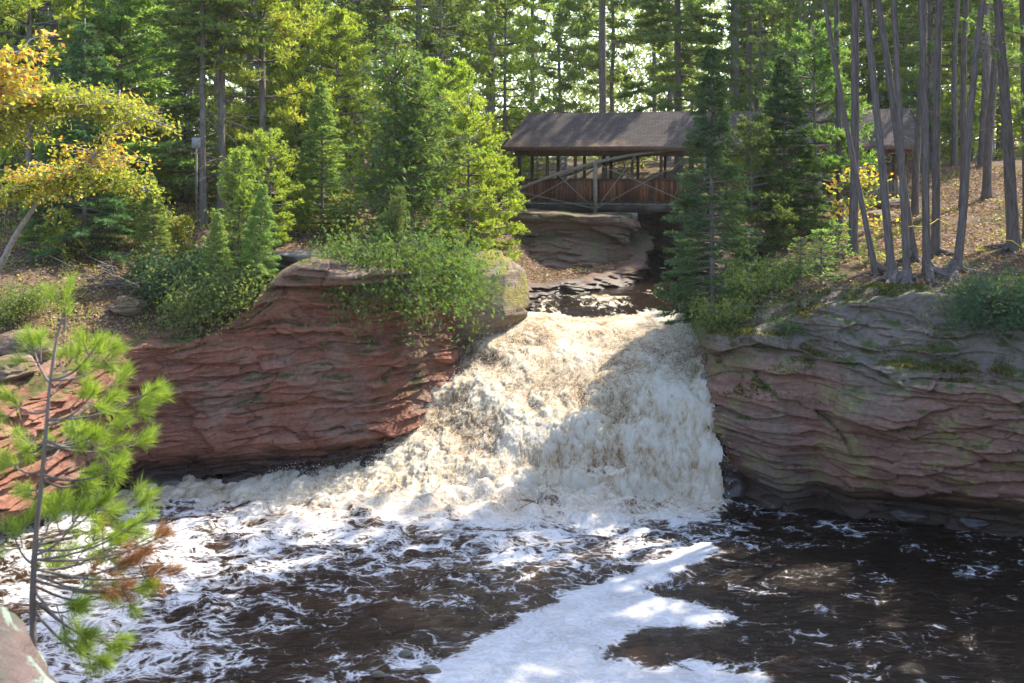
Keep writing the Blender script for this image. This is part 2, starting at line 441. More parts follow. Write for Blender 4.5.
def mk_pool():
    t = NT("river_water"); o = t.coord()
    dens = t.attr("foam"); churn = t.attr("churn")
    # lacy foam: warped cells, thin filaments where sparse, sheets where dense
    wv = t.n("ShaderNodeTexNoise"); t.l(o, wv.inputs["Vector"]); wv.inputs["Scale"].default_value = 1.1; wv.inputs["Detail"].default_value = 3
    va = t.n("ShaderNodeVectorMath", operation='MULTIPLY_ADD'); t.l(wv.outputs["Color"], va.inputs[0]); va.inputs[1].default_value = (1.1, 0.8, 0); t.l(o, va.inputs[2])
    mp = t.n("ShaderNodeMapping"); mp.inputs["Scale"].default_value = (1.15, 1.6, 1.0); mp.inputs["Rotation"].default_value = (0, 0, 0.35); t.l(va.outputs[0], mp.inputs[0])
    w = mp.outputs[0]
    e1 = t.voro(w, 2.1, 'DISTANCE_TO_EDGE').outputs["Distance"]; e2 = t.voro(w, 5.5, 'DISTANCE_TO_EDGE').outputs["Distance"]
    big = t.noise(w, 0.9, 7, 0.68, 0.6); fine = t.noise(w, 9, 5, 0.7)
    lace = t.math('ADD', t.step(e1, 0.22, 0.0), t.math('MULTIPLY', t.step(e2, 0.2, 0.0), 0.7))
    p = t.math('ADD', t.math('MULTIPLY', big, 1.0), t.math('MULTIPLY', lace, 0.11))
    p = t.math('MULTIPLY_ADD', fine, 0.34, p)
    thr = t.math('MULTIPLY_ADD', dens, -0.62, 1.13)
    mask = t.step(t.math('SUBTRACT', p, thr), -0.07, 0.14)
    soft = t.step(t.math('SUBTRACT', p, thr), -0.25, 0.10)
    water = t.mix(churn, (0.008, 0.0045, 0.003), (0.12, 0.062, 0.028))
    water = t.mix(t.math('MULTIPLY', soft, t.math('MULTIPLY', dens, 0.4)), water, (0.16, 0.115, 0.08))
    n = t.noise(t.coord((0.6, 1.3, 1)), 3.5, 5, 0.6, 0.5)
    n2 = t.noise(t.coord((0.55, 1.2, 1), rot=(0, 0, .3)), 9, 4, 0.6, 0.6)
    bw = t.bsdf(water, 0.07, t.bump(t.math('MULTIPLY_ADD', n2, 0.5, n), 0.75, 0.09), 0.3, 1.33)
    tan = t.attr("tan")
    foamc = t.mix(t.step(t.math('MULTIPLY_ADD', big, .5, t.math('MULTIPLY', fine, .6)), 0.35, 0.75), t.mix(tan, (0.38, 0.35, 0.33), (0.38, 0.26, 0.15)), t.mix(tan, (0.62, 0.62, 0.63), (0.66, 0.60, 0.50)))
    bf = t.bsdf(foamc, 0.9, t.bump(t.math('ADD', fine, big), 0.5, 0.05), 0.2)
    mx = t.n("ShaderNodeMixShader"); t.l(mask, mx.inputs[0]); t.l(bw.outputs[0], mx.inputs[1]); t.l(bf.outputs[0], mx.inputs[2])
    return t.done(mx)
M['pool'] = mk_pool()

def mk_fall():
    t = NT("white_water"); o = t.coord()
    f = t.attr("foam"); c = t.attr("crest")
    so = t.coord((1.7, 0.8, 0.85), rot=(0, 0, -0.3)); n = t.noise(so, 3.4, 8, 0.70, 0.9); n2 = t.noise(so, 17, 5, 0.72, 0.4)
    k = t.math('MULTIPLY_ADD', t.math('SUBTRACT', n, 0.5), 1.7, t.math('MULTIPLY_ADD', t.math('SUBTRACT', n2, 0.5), 0.38, c))
    col = t.ramp(k, [(0.0, (0.13, 0.07, 0.03)), (0.22, (0.33, 0.215, 0.115)), (0.46, (0.55, 0.425, 0.27)), (0.72, (0.72, 0.62, 0.46)), (1.0, (0.78, 0.72, 0.60))])
    d = t.bsdf(col, 0.55, t.bump(t.math('ADD', n, n2), 0.8, 0.06), 0.3, 1.33)
    tr = t.n("ShaderNodeBsdfTranslucent"); t.l(col, tr.inputs[0])
    mf = t.n("ShaderNodeMixShader"); mf.inputs[0].default_value = 0.25; t.l(d.outputs[0], mf.inputs[1]); t.l(tr.outputs[0], mf.inputs[2])
    w = t.bsdf((0.014, 0.009, 0.006), 0.10, t.bump(n, 0.4, 0.05), 0.5, 1.33)
    st = t.noise(t.coord((1.5, 0.6, 0.6)), 2.4, 7, 0.72, 0.6)
    mask = t.step(t.math('ADD', st, f), 0.94, 1.10)
    mx = t.n("ShaderNodeMixShader"); t.l(mask, mx.inputs[0]); t.l(w.outputs[0], mx.inputs[1]); t.l(mf.outputs[0], mx.inputs[2])
    return t.done(mx)
M['fall'] = mk_fall()
M['spray'] = m_plain("spray_drops", (0.85, 0.80, 0.70), (0.9, 0.87, 0.8), 3, 0.4)

M['pine_bark'] = m_bark("pine_bark", (0.082, 0.066, 0.06), (0.16, 0.134, 0.126))
M['dark_bark'] = m_bark("spruce_bark", (0.10, 0.08, 0.068), (0.20, 0.17, 0.15), (0.22, 0.23, 0.19))
M['pale_bark'] = m_bark("pale_bark", (0.20, 0.18, 0.16), (0.33, 0.30, 0.27))
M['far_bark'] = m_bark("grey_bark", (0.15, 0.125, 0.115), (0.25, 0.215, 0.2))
M['fir'] = m_foliage("fir_needles", (0.065, 0.125, 0.05), (0.115, 0.185, 0.075), 0.45, (0.12, 0.09, 0.03), 0.2, 0.02)
M['fir_blue'] = m_foliage("blue_green_needles", (0.06, 0.12, 0.06), (0.10, 0.17, 0.085), 0.4, None, 0.15)
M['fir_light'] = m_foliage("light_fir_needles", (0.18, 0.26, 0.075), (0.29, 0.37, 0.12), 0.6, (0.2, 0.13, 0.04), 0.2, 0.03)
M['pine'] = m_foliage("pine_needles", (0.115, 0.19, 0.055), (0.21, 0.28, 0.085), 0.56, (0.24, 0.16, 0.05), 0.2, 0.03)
M['pine_sunlit'] = m_foliage("sunny_pine_needles", (0.27, 0.36, 0.055), (0.44, 0.50, 0.09), 0.55, (0.3, 0.2, 0.04), 0.15, 0.05)  # brighter copy of the pine needles, sunlight put into the colour
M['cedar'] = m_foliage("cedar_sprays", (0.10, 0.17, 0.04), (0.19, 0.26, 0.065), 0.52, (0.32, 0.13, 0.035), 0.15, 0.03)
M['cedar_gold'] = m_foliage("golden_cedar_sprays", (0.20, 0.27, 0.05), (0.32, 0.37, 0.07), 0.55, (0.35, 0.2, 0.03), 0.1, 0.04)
M['maple'] = m_foliage("autumn_leaves", (0.42, 0.54, 0.08), (0.72, 0.48, 0.09), 0.45, (0.64, 0.30, 0.06), 0.1, 0.25)
M['leaf_green'] = m_foliage("green_leaves", (0.26, 0.34, 0.05), (0.42, 0.44, 0.07), 0.58, (0.38, 0.25, 0.04), 0.2, 0.08)
M['sapling'] = m_foliage("white_pine_needles", (0.18, 0.27, 0.035), (0.32, 0.40, 0.06), 0.5, None, 0.05)
M['dead_needle'] = m_foliage("brown_needles", (0.22, 0.08, 0.045), (0.34, 0.14, 0.07), 0.35, None, 0.05)
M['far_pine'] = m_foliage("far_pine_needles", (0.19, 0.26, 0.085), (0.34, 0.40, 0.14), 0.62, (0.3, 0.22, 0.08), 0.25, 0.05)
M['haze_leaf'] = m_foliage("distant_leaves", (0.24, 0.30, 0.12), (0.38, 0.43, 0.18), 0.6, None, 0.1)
M['moss'] = m_foliage("moss", (0.06, 0.07, 0.012), (0.13, 0.13, 0.02), 0.25, (0.16, 0.09, 0.04), 0.05, 0.15)
M['litter'] = m_foliage("fallen_leaves", (0.18, 0.11, 0.065), (0.34, 0.23, 0.14), 0.15, (0.45, 0.3, 0.06), 0.05, 0.12)
# ------------------------------------------------------------------ ground: one sheet to the far woods
def axis(segs):
    out = [segs[0][0]]
    for a, b, s in segs:
        n = max(1, int(round((b - a) / s))); out += list(np.linspace(a, b, n + 1)[1:])
    return np.array(out)
gx = axis([(-160, -40, 6), (-40, -18, 0.9), (-18, 22, 0.2), (22, 45, 0.9), (45, 170, 6)])
gy = axis([(-25, 2, 1.5), (2, 18, 0.45), (18, 46, 0.2), (46, 70, 0.8), (70, 260, 6)])
GX, GY = np.meshgrid(gx, gy)
GZ = ground_z(GX, GY)
mb = MB(); mb.quads(np.stack([GX, GY, GZ], -1).reshape(-1, 3), grid_faces(len(gx), len(gy)))
tag(mb.build('ground', M['ground'], None, True), "brown forest floor of fallen leaves and needles on both banks of the river", None, None, 'structure')

# ------------------------------------------------------------------ layered sandstone cliffs
def cliff(name, ctrl, ds, dz, zbase, mat, seed, profile, label, cap=1.3, flat=False, bed=(0.16, 0.5), amp=0.34, dip=0.03):
    P = chaikin(ctrl, 2, False)
    L = np.r_[0, np.cumsum(np.hypot(*np.diff(P[:, :2], axis=0).T))]
    s = np.arange(0, L[-1], ds)
    p = np.stack([np.interp(s, L, P[:, k]) for k in range(3)], -1)
    T = nrm(np.gradient(p[:, :2], axis=0))
    k = max(3, int(0.8 / ds)) | 1
    Tp = np.pad(T, ((k // 2, k // 2), (0, 0)), 'edge')
    T = nrm(np.stack([np.convolve(Tp[:, i], np.ones(k) / k, 'valid') for i in range(2)], -1))
    N = np.stack([T[:, 1], -T[:, 0]], -1)                # to the right of travel = towards the water
    rng = np.random.RandomState(seed)
    zt = p[:, 2] + 0.12 * noise3(s * .7, seed * 3.1)
    nz = int(max((zt - zbase).max() / dz, 8))
    f = np.linspace(0, 1, nz)
    Z = zbase + (zt - zbase)[:, None] * f[None]
    S = np.repeat(s[:, None], nz, 1)
    zz = Z + dip * S + 0.30 * noise3(S * .28, Z * .25, seed) + 0.10 * noise3(S * .9, Z * .8, seed + 5) + 0.025 * noise3(S * 4, Z * 4, seed + 6)
    b = [zbase - 3.0]
    while b[-1] < zz.max() + 1: b.append(b[-1] + rng.uniform(*bed) * (1.9 if rng.rand() < 0.3 else 1))
    b = np.array(b); kb = np.clip(np.searchsorted(b, zz) - 1, 0, len(b) - 2)
    d0 = zz - b[kb]; th = b[kb + 1] - b[kb]
    # beds: each sticks out by its own amount along its length, some pinch out
    pin = noise3(S * .22 + 31 * hash01(kb, seed), kb * 7.7, seed + 2)
    o = amp * (hash01(kb, seed + 3) - .5) * (0.7 + 1.2 * pin) + amp * .8 * pin
    o -= 0.14 * np.exp(-d0 / 0.04) * smooth(-.25, .25, noise3(S * .5, kb * 3.3, seed + 4)) 
    # overlapping slabs: stretched cells with faces of their own, lower lip proud of the one below
    def cells(sx, sz, sd, A, tilt, crack):
        u = S / sx + 0.30 * noise3(S * .6, Z * .9, sd) + 0.06 * noise3(S * 2.6, Z * 3.0, sd + 3); w = zz / sz + 0.30 * noise3(S * .7, Z * .8, sd + 7) + .08 * noise3(S * 3, Z * 3, sd + 9)
        iu, iw = np.floor(u).astype(np.int64), np.floor(w).astype(np.int64)
        f1 = np.full(u.shape, 9.0); f2 = f1.copy(); cu = np.zeros_like(u); cw = cu.copy(); ci = cu.copy()
        for du in (-1, 0, 1):
            for dw in (-1, 0, 1):
                px = iu + du + hash01(iu + du, iw + dw, sd); pz = iw + dw + hash01(iu + du, iw + dw, sd + 1)
                d = np.hypot(u - px, (w - pz) * 1.35); m = d < f1
                f2 = np.where(m, f1, np.minimum(f2, d)); cu = np.where(m, px, cu); cw = np.where(m, pz, cw); ci = np.where(m, hash01(iu + du, iw + dw, sd + 2), ci); f1 = np.where(m, d, f1)
        e = (f2 - f1)
        return A * (ci - .5) - tilt * (w - cw) * (0.5 + ci) + tilt * 1.6 * (u - cu) * (np.mod(ci * 7.3, 1) - .5) - 0.9 * crack * np.exp(-e / .06) * (.3 + np.mod(ci * 13.1, 1))
    big = smooth(-.15, .35, noise3(S * .3, Z * .45, seed + 13))
    o = o + cells(1.35, .62, seed + 40, .50, .12, .07) * (.45 + .55 * big) + cells(.7, .17, seed + 60, .20, .05, .02) * (1 - .8 * big)
    o += 0.05 * fbm(S * 1.6, Z * 2.4, seed, 5) + 0.18 * noise3(S * .45, Z * .6, seed + 11)
    o = o + profile(S, Z, p[:, None, 0] + 0 * Z, p[:, None, 1] + 0 * Z) + 0.28
    X = p[:, 0:1] + N[:, 0:1] * o; Y = p[:, 1:2] + N[:, 1:2] * o
    # cap that runs back over the bank
    nc = int(cap / (ds * 2)); c = np.linspace(0, 1, nc + 1)[1:]
    oc = o[:, -1:] * (1 - c) - cap * c
    XC = p[:, 0:1] + N[:, 0:1] * oc; YC = p[:, 1:2] + N[:, 1:2] * oc
    g = ground_z(XC, YC); dd, TT = sdist(XC, YC); dd = dd.reshape(XC.shape); inw = dd < 0.5
    g = np.where(inw, zt[:, None], g)
    ZC = np.where(inw, zt[:, None], g) + 0.07 * smooth(1, .35, c)[None] - 0.12 * smooth(.6, 1, c)[None] + 0.09 * fbm(XC * 1.3, YC * 1.3, seed, 4) * smooth(1.0, .5, c)[None]
    if flat: ZC = zt[:, None] + 0.12 * fbm(XC * .8, YC * .8, seed, 4) + 0 * ZC
    ZC = np.minimum(ZC, zt[:, None] + 0.25 + 1.2 * c)
    V = np.stack([np.c_[X, XC], np.c_[Y, YC], np.c_[Z, ZC]], -1)
    mb = MB(); mb.quads(V.reshape(-1, 3), grid_faces(V.shape[1], V.shape[0]))
    return tag(mb.build(name, mat, None, False), label, None, None, 'structure')

def prof_left(S, Z, X, Y):
    o = -0.55 * smooth(1.0, 0.1, Z)                                        # wet undercut foot
    ov = smooth(-7.0, -6.3, X) * smooth(-2.8, -3.6, X)
    o += ov * ((0.62 + .25 * noise3(X * 1.3, Z * 2, 4)) * smooth(5.02, 5.14, Z) - 0.30 * smooth(3.3, 3.6, Z) * smooth(5.2, 5.0, Z))   # overhanging cap ledge
    o += 0.35 * smooth(3.4, 0.9, Z) * smooth(-9.5, -8, X)
    o += smooth(-3.6, -2.2, X) * 0.35 * smooth(2.6, 1.0, Z - 0.45 * (X + 3))
    return o
cliff('cliff', LEFT[1:], 0.034, 0.026, -0.6, M['rock_left'], 11, prof_left, "red layered sandstone cliff on the left of the plunge pool below the cedars", 1.5, False, (0.22, 0.62), 0.36, -0.02)

def prof_right(S, Z, X, Y):
    o = -0.65 * smooth(0.95, 0.15, Z) * smooth(6.6, 8.0, X) * 1.0 - 0.1
    front = smooth(5.5, 6.6, X)
    slab = smooth(7.4, 8.2, X)
    o += (front * 0.62 - .12) * smooth(3.85, 3.55, Z) + slab * 0.75 * smooth(5.0, 3.75, Z) - 0.05
    o += 0.30 * np.sin((Z - 0.9) / 2.7 * math.pi).clip(0, 1)
    return o
cliff('cliff', RIGHT[:-2], 0.034, 0.026, -0.6, M['rock_right'], 23, prof_right, "dusky layered sandstone cliff on the right of the plunge pool below the slender pines", 1.6, False, (0.2, 0.6), 0.34, 0.06)

def prof_pier(S, Z, X, Y):
    sl = smooth(3.9, 4.6, X)
    return (0.9 * smooth(4.2, 3.3, Z) * (1 - sl) - 0.4 * smooth(3.9, 3.4, Z) + 0.35 * sl * np.sin(np.clip((Z - 3.4) / 3, 0, 1) * math.pi))
cliff('cliff', [(-0.2, 33.3, 4.0)] + UPL, 0.09, 0.05, 3.0, M['rock_pier'], 37, prof_pier, "brown rock bank in front of and under the left end of the covered bridge", 0.8, False, (0.15, 0.5), 0.35, 0.1)
cliff('cliff', UPR + RIGHT[:1], 0.1, 0.06, 3.0, M['rock_pier'], 41, lambda S, Z, X, Y: 0.2 * smooth(5, 3.6, Z), "dark rock bank of the upper river behind the narrow fir", 1.3, False, (0.15, 0.5), 0.35, 0.0)

PIER = [(-4, 42.8, 6.7), (-1.6, 41.4, 6.5), (0.8, 40.9, 6.42), (3.2, 40.7, 6.36), (4.5, 41.1, 6.3), (5.0, 42.6, 6.3), (5.2, 46, 6.3)]
cliff('cliff', PIER, 0.05, 0.04, 2.6, M['rock_pier'], 53, lambda S, Z, X, Y: 0.9 * smooth(5.6, 4.0, Z) * smooth(4.2, 2.5, X) - .3 * smooth(4.6, 3.4, Z) * smooth(3.5, 4.4, X), "brown bedded rock abutment under the left end of the covered bridge", 3.6, True, (0.16, 0.5), 0.34, 0.12)
# ledge of outcrop rock carrying the near side of the bridge (a big rounded pier)
def rock(name, c, r, seed, mat, label, cat="boulder", group=None, detail=5, rough=0.35, strat=0.0, rot=0.0, lump=1.0, kind=None):
    import bmesh
    bm = bmesh.new(); bmesh.ops.create_icosphere(bm, subdivisions=detail, radius=1.0)
    V = np.array([v.co for v in bm.verts]); F = [[v.index for v in f.verts] for f in bm.faces]; bm.free()
    k = 1 + rough * (fbm(V[:, 0] * lump + seed, V[:, 1] * lump, V[:, 2] * lump, 4) * 0.8 + 0.25 * billow(V[:, 0] * 2.2 * lump - seed, V[:, 1] * 2.2 * lump, V[:, 2] * 2.2 * lump, 3))
    V = V * k[:, None]
    V += nrm(V) * (0.045 * fbm(V[:, 0] * 5 + seed, V[:, 1] * 5, V[:, 2] * 7, 4) - 0.05 * smooth(.10, .02, np.abs(noise3(V[:, 0] * 1.6, V[:, 1] * 1.6, V[:, 2] * 2.4 + seed))))[:, None]
    # flatten a few facets
    rng = np.random.RandomState(seed)
    for _ in range(9):
        n = nrm(rng.normal(size=3)); d = rng.uniform(.72, .95); q = V @ n
        V = V - np.where(q > d, (q - d) * 0.85, 0)[:, None] * n
    V = V * np.array(r)
    if strat:
        b = strat; q = V[:, 2] / b + 0.5 * noise3(V[:, 0] * .6, V[:, 1] * .6, seed); fr = q - np.floor(q)
        V[:, :2] *= (1 + 0.07 * (hash01(np.floor(q), seed) - .5) * 2 - 0.05 * np.exp(-fr / .12))[:, None]
    ca, sa = math.cos(rot), math.sin(rot)
    V[:, :2] = V[:, :2] @ np.array([[ca, sa], [-sa, ca]])
    mb = MB(); mb.tris(V, F)
    o = mb.build(name, mat, None, True); o.location = c
    return tag(o, label, cat, group, kind)

rock('boulder', (-1.2, 31.9, 4.0), (1.8, 1.45, 1.5), 3, M['boulder'], "big rounded mossy boulder at the left lip of the waterfall", "boulder", None, 6, 0.42, 0.0, 0.3, 1.3)

# left slope rocks
rk = [(-12.1, 24.6, 4.2, .9, .7, .5, "dark angular rock near the left edge above the pine sapling"), (-11.9, 23.4, 3.5, .8, .6, .42, "flat dark rock low on the left slope"),
      (-7.6, 27.6, 4.6, .5, .4, .36, "small rock beside the drooping juniper on the left slope"),
      (-10.6, 27.4, 4.5, .5, .45, .35, "brown rock in the leaves of the left slope")]
for i, (x, y, z, a, b, c, lb) in enumerate(rk):
    rock('boulder', (x, y, gz(x, y) + .12), (a, b, c * .8), 20 + i, M['outcrop'], lb, "boulder", "rocks on the left slope", 5, 0.6, 0.12, i * 1.3)
slabs = [(-6.6, 29.3, 1.3, .75, .28, "weathered grey slab ledge above the red cliff, largest of the three"), (-5.6, 28.3, 1.2, .7, .2, "thin pale slab at the edge of the overhang"),
         (-4.9, 30.2, .9, .6, .3, "sunlit tan slab beside the cedar trunk")]
for i, (x, y, a, b, c, lb) in enumerate(slabs):
    rock('rock_slab', (x, y, gz(x, y) + .14), (a, b, c), 40 + i, M['boulder'] if i == 2 else M['stone'], lb, "rock slab", "slabs above the red cliff", 4, 0.3, 0.1, 0.4 - i * .5)
for i, (px, py, Y) in enumerate([(862, 214, 38.5), (895, 210, 38), (880, 226, 35)]):
    p = at(px, py, Y)
    rock('rock_slab', (p.x, p.y, gz(p.x, p.y) + .1), (.9 - .1 * i, .5, .24), 50 + i, M['outcrop'],
         ["flat rock step below the right end of the bridge, nearest the shelter post", "flat rock step to the right of the leaning pair of pines", "low rock step in the needles behind the pine cluster"][i], "rock slab", "rock steps by the bridge", 4, 0.3, 0.1, 0.2 * i)
for i, (px, py, r) in enumerate([(430, 672, .12), (406, 655, .09), (378, 676, .08)]):
    Y = CAMZ * FPX / (py - HOR); p = at(px, py, Y)
    rock('stone', (p.x, p.y, 0.02), (r * 1.5, r, r * .7), 60 + i, M['stone'],
         ["dark wet stone at the left edge of the white foam sheet, largest of three", "small dark wet stone in brown water left of the foam sheet", "smallest wet stone near the bottom of the pool"][i], "stone", "wet stones in the pool", 3, .3)
for i, (x_, y_, r) in enumerate([(-9.0, 25.95, .34), (-7.3, 26.2, .26), (-5.4, 26.5, .3), (-3.75, 27.0, .32), (-2.75, 28.7, .3), (6.3, 24.2, .3), (9.2, 23.3, .34), (10.6, 22.7, .28), (5.62, 25.15, .42)]):
    rock('stone', (x_, y_, .16 if x_ > 5 else float(river_z([x_], [y_])[0]) + .02), (r * 1.6, r, r * .6 if i < 8 else r * 1.3), 90 + i, M['wet_stone'],
         ["flat black stone at the foot of the red cliff behind the pine sapling", "small black stone at the foot of the red cliff left of the white water", "black stone where the white water meets the red cliff", "wet black stone under the bulge of the red cliff in the rapids", "wet black stone high in the rapids below the boulder", "black stone at the water's corner of the right cliff", "long black stone under the middle of the right cliff", "small black stone under the right end of the right cliff", "wet black rock between the waterfall and the right cliff"][i], "stone", "wet stones at the cliff feet", 4, .35, .1, i * .9)
rock('boulder', (-1.74, 2.9, 6.53), (.40, .5, .34), 77, M['lichen_rock'], "lichen covered rock in the bottom left corner below the pine sapling", "boulder", None, 5, .3, 0, .4)

# ------------------------------------------------------------------ the river
def water_sheet(name, x0, x1, y0, y1, step, mat, fn, label, keep):
    xs = np.arange(x0, x1 + 1e-6, step); ys = np.arange(y0, y1 + 1e-6, step)
    X, Y = np.meshgrid(xs, ys); sh = X.shape
    V, at_ = fn(X.ravel(), Y.ravel())
    F = grid_faces(len(xs), len(ys))
    k = keep(X.ravel(), Y.ravel()); F = F[k[F].any(1)]
    used = np.zeros(len(V), bool); used[F.ravel()] = True
    idx = np.cumsum(used) - 1
    mb = MB(); mb.quads(V[used], idx[F])
    return tag(mb.build(name, mat, None, True, {a: b[used] for a, b in at_.items()}), label, None, None, 'structure')

def idw(pts, x, y, p=2.6):
    P = np.array(pts, float); W = 0; S = 0
    for a, b, v in P:
        w = 1 / (np.hypot(x - a, y - b) ** p + 0.02); W = W + w; S = S + w * v
    return S / W
def px2pool(px, py): 
    Y = CAMZ * FPX / (py - HOR); return ((px - 512) / FPX * Y, Y)
DENS = [(160, 500, .62), (230, 485, .75), (300, 490, 1.05), (200, 530, .72), (300, 520, .85), (400, 515, .95), (500, 515, 1.0), (600, 515, 1.0), (690, 515, 1.0), (705, 507, .95), (720, 530, .45), (745, 520, .25),
        (160, 570, .62), (240, 560, .62), (330, 550, .60), (430, 545, .60), (520, 540, .70), (600, 545, .70), (660, 545, .66), (700, 550, .6),
        (100, 620, .75), (150, 640, .72), (230, 610, .50), (300, 600, .46), (350, 590, .48), (420, 580, .46), (480, 580, .5), (540, 570, .55), (640, 560, .62),
        (220, 670, .55), (300, 650, .34), (360, 640, .26), (420, 620, .28), (480, 615, .42), (330, 675, .5), (420, 655, .55), (60, 680, .7), (20, 600, .6),
        (700, 590, .3), (740, 570, .26), (800, 530, .38), (820, 560, .24), (900, 560, .26), (880, 530, .38), (1000, 565, .36), (940, 545, .33), (780, 600, .34), (850, 610, .31), (950, 600, .26), (1020, 620, .22),
        (740, 640, .36), (680, 640, .30), (640, 650, .25), (820, 650, .36), (900, 660, .26), (1000, 670, .24), (760, 680, .42), (840, 680, .3), (880, 590, .25)]
DENS = [(*px2pool(a, b), c) for a, b, c in DENS]
SHEET = np.array([px2pool(*q) for q in [(425, 700), (455, 662), (490, 640), (520, 626), (560, 606), (588, 592), (612, 582), (640, 574), (672, 560), (705, 545), (712, 551), (676, 570), (640, 582), (622, 590), (648, 600), (690, 610), (720, 618),
                  (690, 620), (650, 622), (615, 632), (596, 646), (602, 662), (640, 670), (700, 672), (755, 674), (775, 700)]])
def pool_fn(x, y):
    d = idw(DENS, x, y)
    sd, _ = sdist(x + 0.10 * fbm(x * 1.6, y * 1.6, 2, 3), y + 0.22 * fbm(x * 1.1, y * 1.5, 8, 4), SHEET)
    d = np.maximum(d, 1.5 * smooth(0.75, -0.45, sd) - .36 * fbm(x * .7 + y * .5, y * 1.6 - x * .5, 12, 3) * smooth(0, -.4, sd))
    flat = smooth(0.3, -0.3, sd)
    act = smooth(8, 3, x) * (0.35 + 0.65 * smooth(17.5, 22.5, y))
    z = 0.16 * act * fbm(x * .8 + .4 * y, y * 1.2, 1, 4) + 0.05 * act * billow(x * 2.4, y * 3.0, 4, 3)
    z = z + (0.040 + 0.02 * act) * fbm(x * 1.1, y * 2.6, 9, 4) + 0.012 * noise3(x * 3.1, y * 7, 2)
    z = z * (1 - 0.75 * flat) + 0.03 * flat + 0.02 * flat * fbm(x * 1.2, y * 1.2, 3, 3)
    foot = smooth(22.3, 24.2, y + .5 * fbm(x * .5, y * .5, 41, 3)) * smooth(5.7, 5.0, x) * smooth(-8.5, -5, x)
    z = z + foot * (0.42 * billow(x * .9, y * 1.3, 7, 4) - .02)
    churn = np.clip(smooth(5, 2, x) * (0.25 + 0.75 * smooth(-.2, .5, fbm(x * .35, y * .5, 6, 3))) * (0.35 + foot), 0, 1) * (1 - smooth(3.5, 5, x))
    V = np.stack([x, y, z + river_z(x, y) * (x < 5.02)], -1)
    return V, {'tan': foot, 'foam': d + foot * .12 * fbm(x * .8, y * 1.2, 4, 3), 'churn': churn}
def sd_only(x, y): return sdist(x, y)[0]
water_sheet('pool_water', -12.9, 22.2, 3.2, 26.0, 0.06, M['pool'], pool_fn, "dark brown plunge pool with lacy white foam and a solid foam sheet", lambda x, y: (sd_only(x, y) < 0.8) & ((y < 24.72) | (x > 4.98)))

def fall_fn(x, y):
    z0 = river_z(x, y); e = 0.06
    sx = (river_z(x + e, y) - river_z(x - e, y)) / (2 * e); sy = (river_z(x, y + e) - river_z(x, y - e)) / (2 * e)
    slope = np.hypot(sx, sy); n = nrm(np.stack([-sx, -sy, np.ones_like(x)], -1))
    up = smooth(2.9, 3.6, z0)
    wx = x + 0.25 * fbm(x * .9, y * .9, 3, 3); wy = y + 0.25 * fbm(x * .9, y * .9, 13, 3)
    b1 = billow(wx * 1.25, wy * .8, z0 * .4, 2); b2 = billow(wx * 3.4, wy * 2.0 + z0 * 1.0, 2, 3); b3 = billow(wx * 10, wy * 5.5 + z0 * 3, 5, 3)
    lump = fbm(x * .5, y * .45, 2.2, 3)
    act = smooth(34.6, 30.6, y)
    foot = smooth(1.1, 0.1, z0)
    a = act * (0.14 * b1 + (0.075 * b2 + 0.06 * b3) * (.45 + 1.1 * smooth(-.3, .4, fbm(x * .7, y * .7, 77, 3))) + 0.18 * lump) + act * foot * 0.16 * (b1 - .2)
    a += (1 - act) * (0.16 * fbm(x * .8, y * .6, 4, 4) + 0.06 * billow(x * 2.2, y * 2, 1, 3))
    led = np.sin(z0 * 5.2 + 2.2 * fbm(x * .45, y * .45, 31, 3) + .5 * x); ledm = act * smooth(.3, .8, z0) * smooth(3.3, 2.9, z0)
    a += ledm * .08 * led
    # glassy tongue left of the middle
    tong = np.exp(-(((x - 0.75 - 0.15 * (32 - y)) / 0.55) ** 2)) * smooth(29.9, 30.6, y) * smooth(33.4, 32.2, y)
    a = a * (1 - 0.75 * tong) + tong * 0.22
    crest = np.clip(0.03 + .14 * led * ledm + .22 * fbm(x * .9, y * .6, 55, 3) + .30 * smooth(32, 34, y) + 0.55 * b2 + 0.45 * b3 + 0.35 * b1 + 0.40 * lump + 0.22 * foot + 0.10 * smooth(2.5, 5, x), 0, 1)
    foam = 0.40 - .10 * smooth(36, 39, y) + 0.30 * fbm(x * .6, y * .3, 21, 3) + 0.85 * smooth(33.0, 31.4, y - 0.25 * np.abs(x - 2.5) + .6 * lump) - 0.55 * tong
    foam = np.maximum(foam, 1.1 * smooth(1.6, 0.8, np.abs(x + 0.5 + (32 - y) * .75)) * smooth(33.4, 32.6, y))
    foam -= 0.5 * np.exp(-((x - 4.2 + .15 * (y - 26)) / .55) ** 2) * smooth(24.9, 25.8, y) * smooth(28.6, 27.2, y)
    foam -= .42 * ledm * smooth(.35, .9, -led) * smooth(-.1, .4, fbm(x * .8, y * .5, 91, 3))
    dl, _ = sdist(x, y)
    foam -= 0.75 * smooth(-0.7, 0.0, dl + .25 * fbm(x, y, 5, 3)) * smooth(0.5, 0, x)            # thin dark water against the left rock
    V = np.stack([x, y, z0], -1) + n * (a * np.clip(0.35 + slope * 1.3 + .3 * foot, 0.3, 1.15))[:, None] + np.stack([0.05 * fbm(x * 3, y * 3, 1, 3), 0.05 * fbm(x * 3, y * 3, 7, 3), 0 * x], -1) * act[:, None]
    blend = smooth(24.2, 24.85, y + .2 * smooth(1, 4, x))
    Vp, _a = pool_fn(x, y)
    V = V * blend[:, None] + Vp * (1 - blend)[:, None]
    return V, {'foam': foam, 'crest': crest}
water_sheet('waterfall', -10.6, 6.6, 24.16, 34.02, 0.032, M['fall'], fall_fn, "foaming cream and tan waterfall pouring down the rock apron into the pool", lambda x, y: (sd_only(x, y) < 0.75) & ((y > 27) | (x < 5.10 + .10 * (y - 24.5) + .30 * fbm(x * 2.5, y * 2.5, 3, 3))))
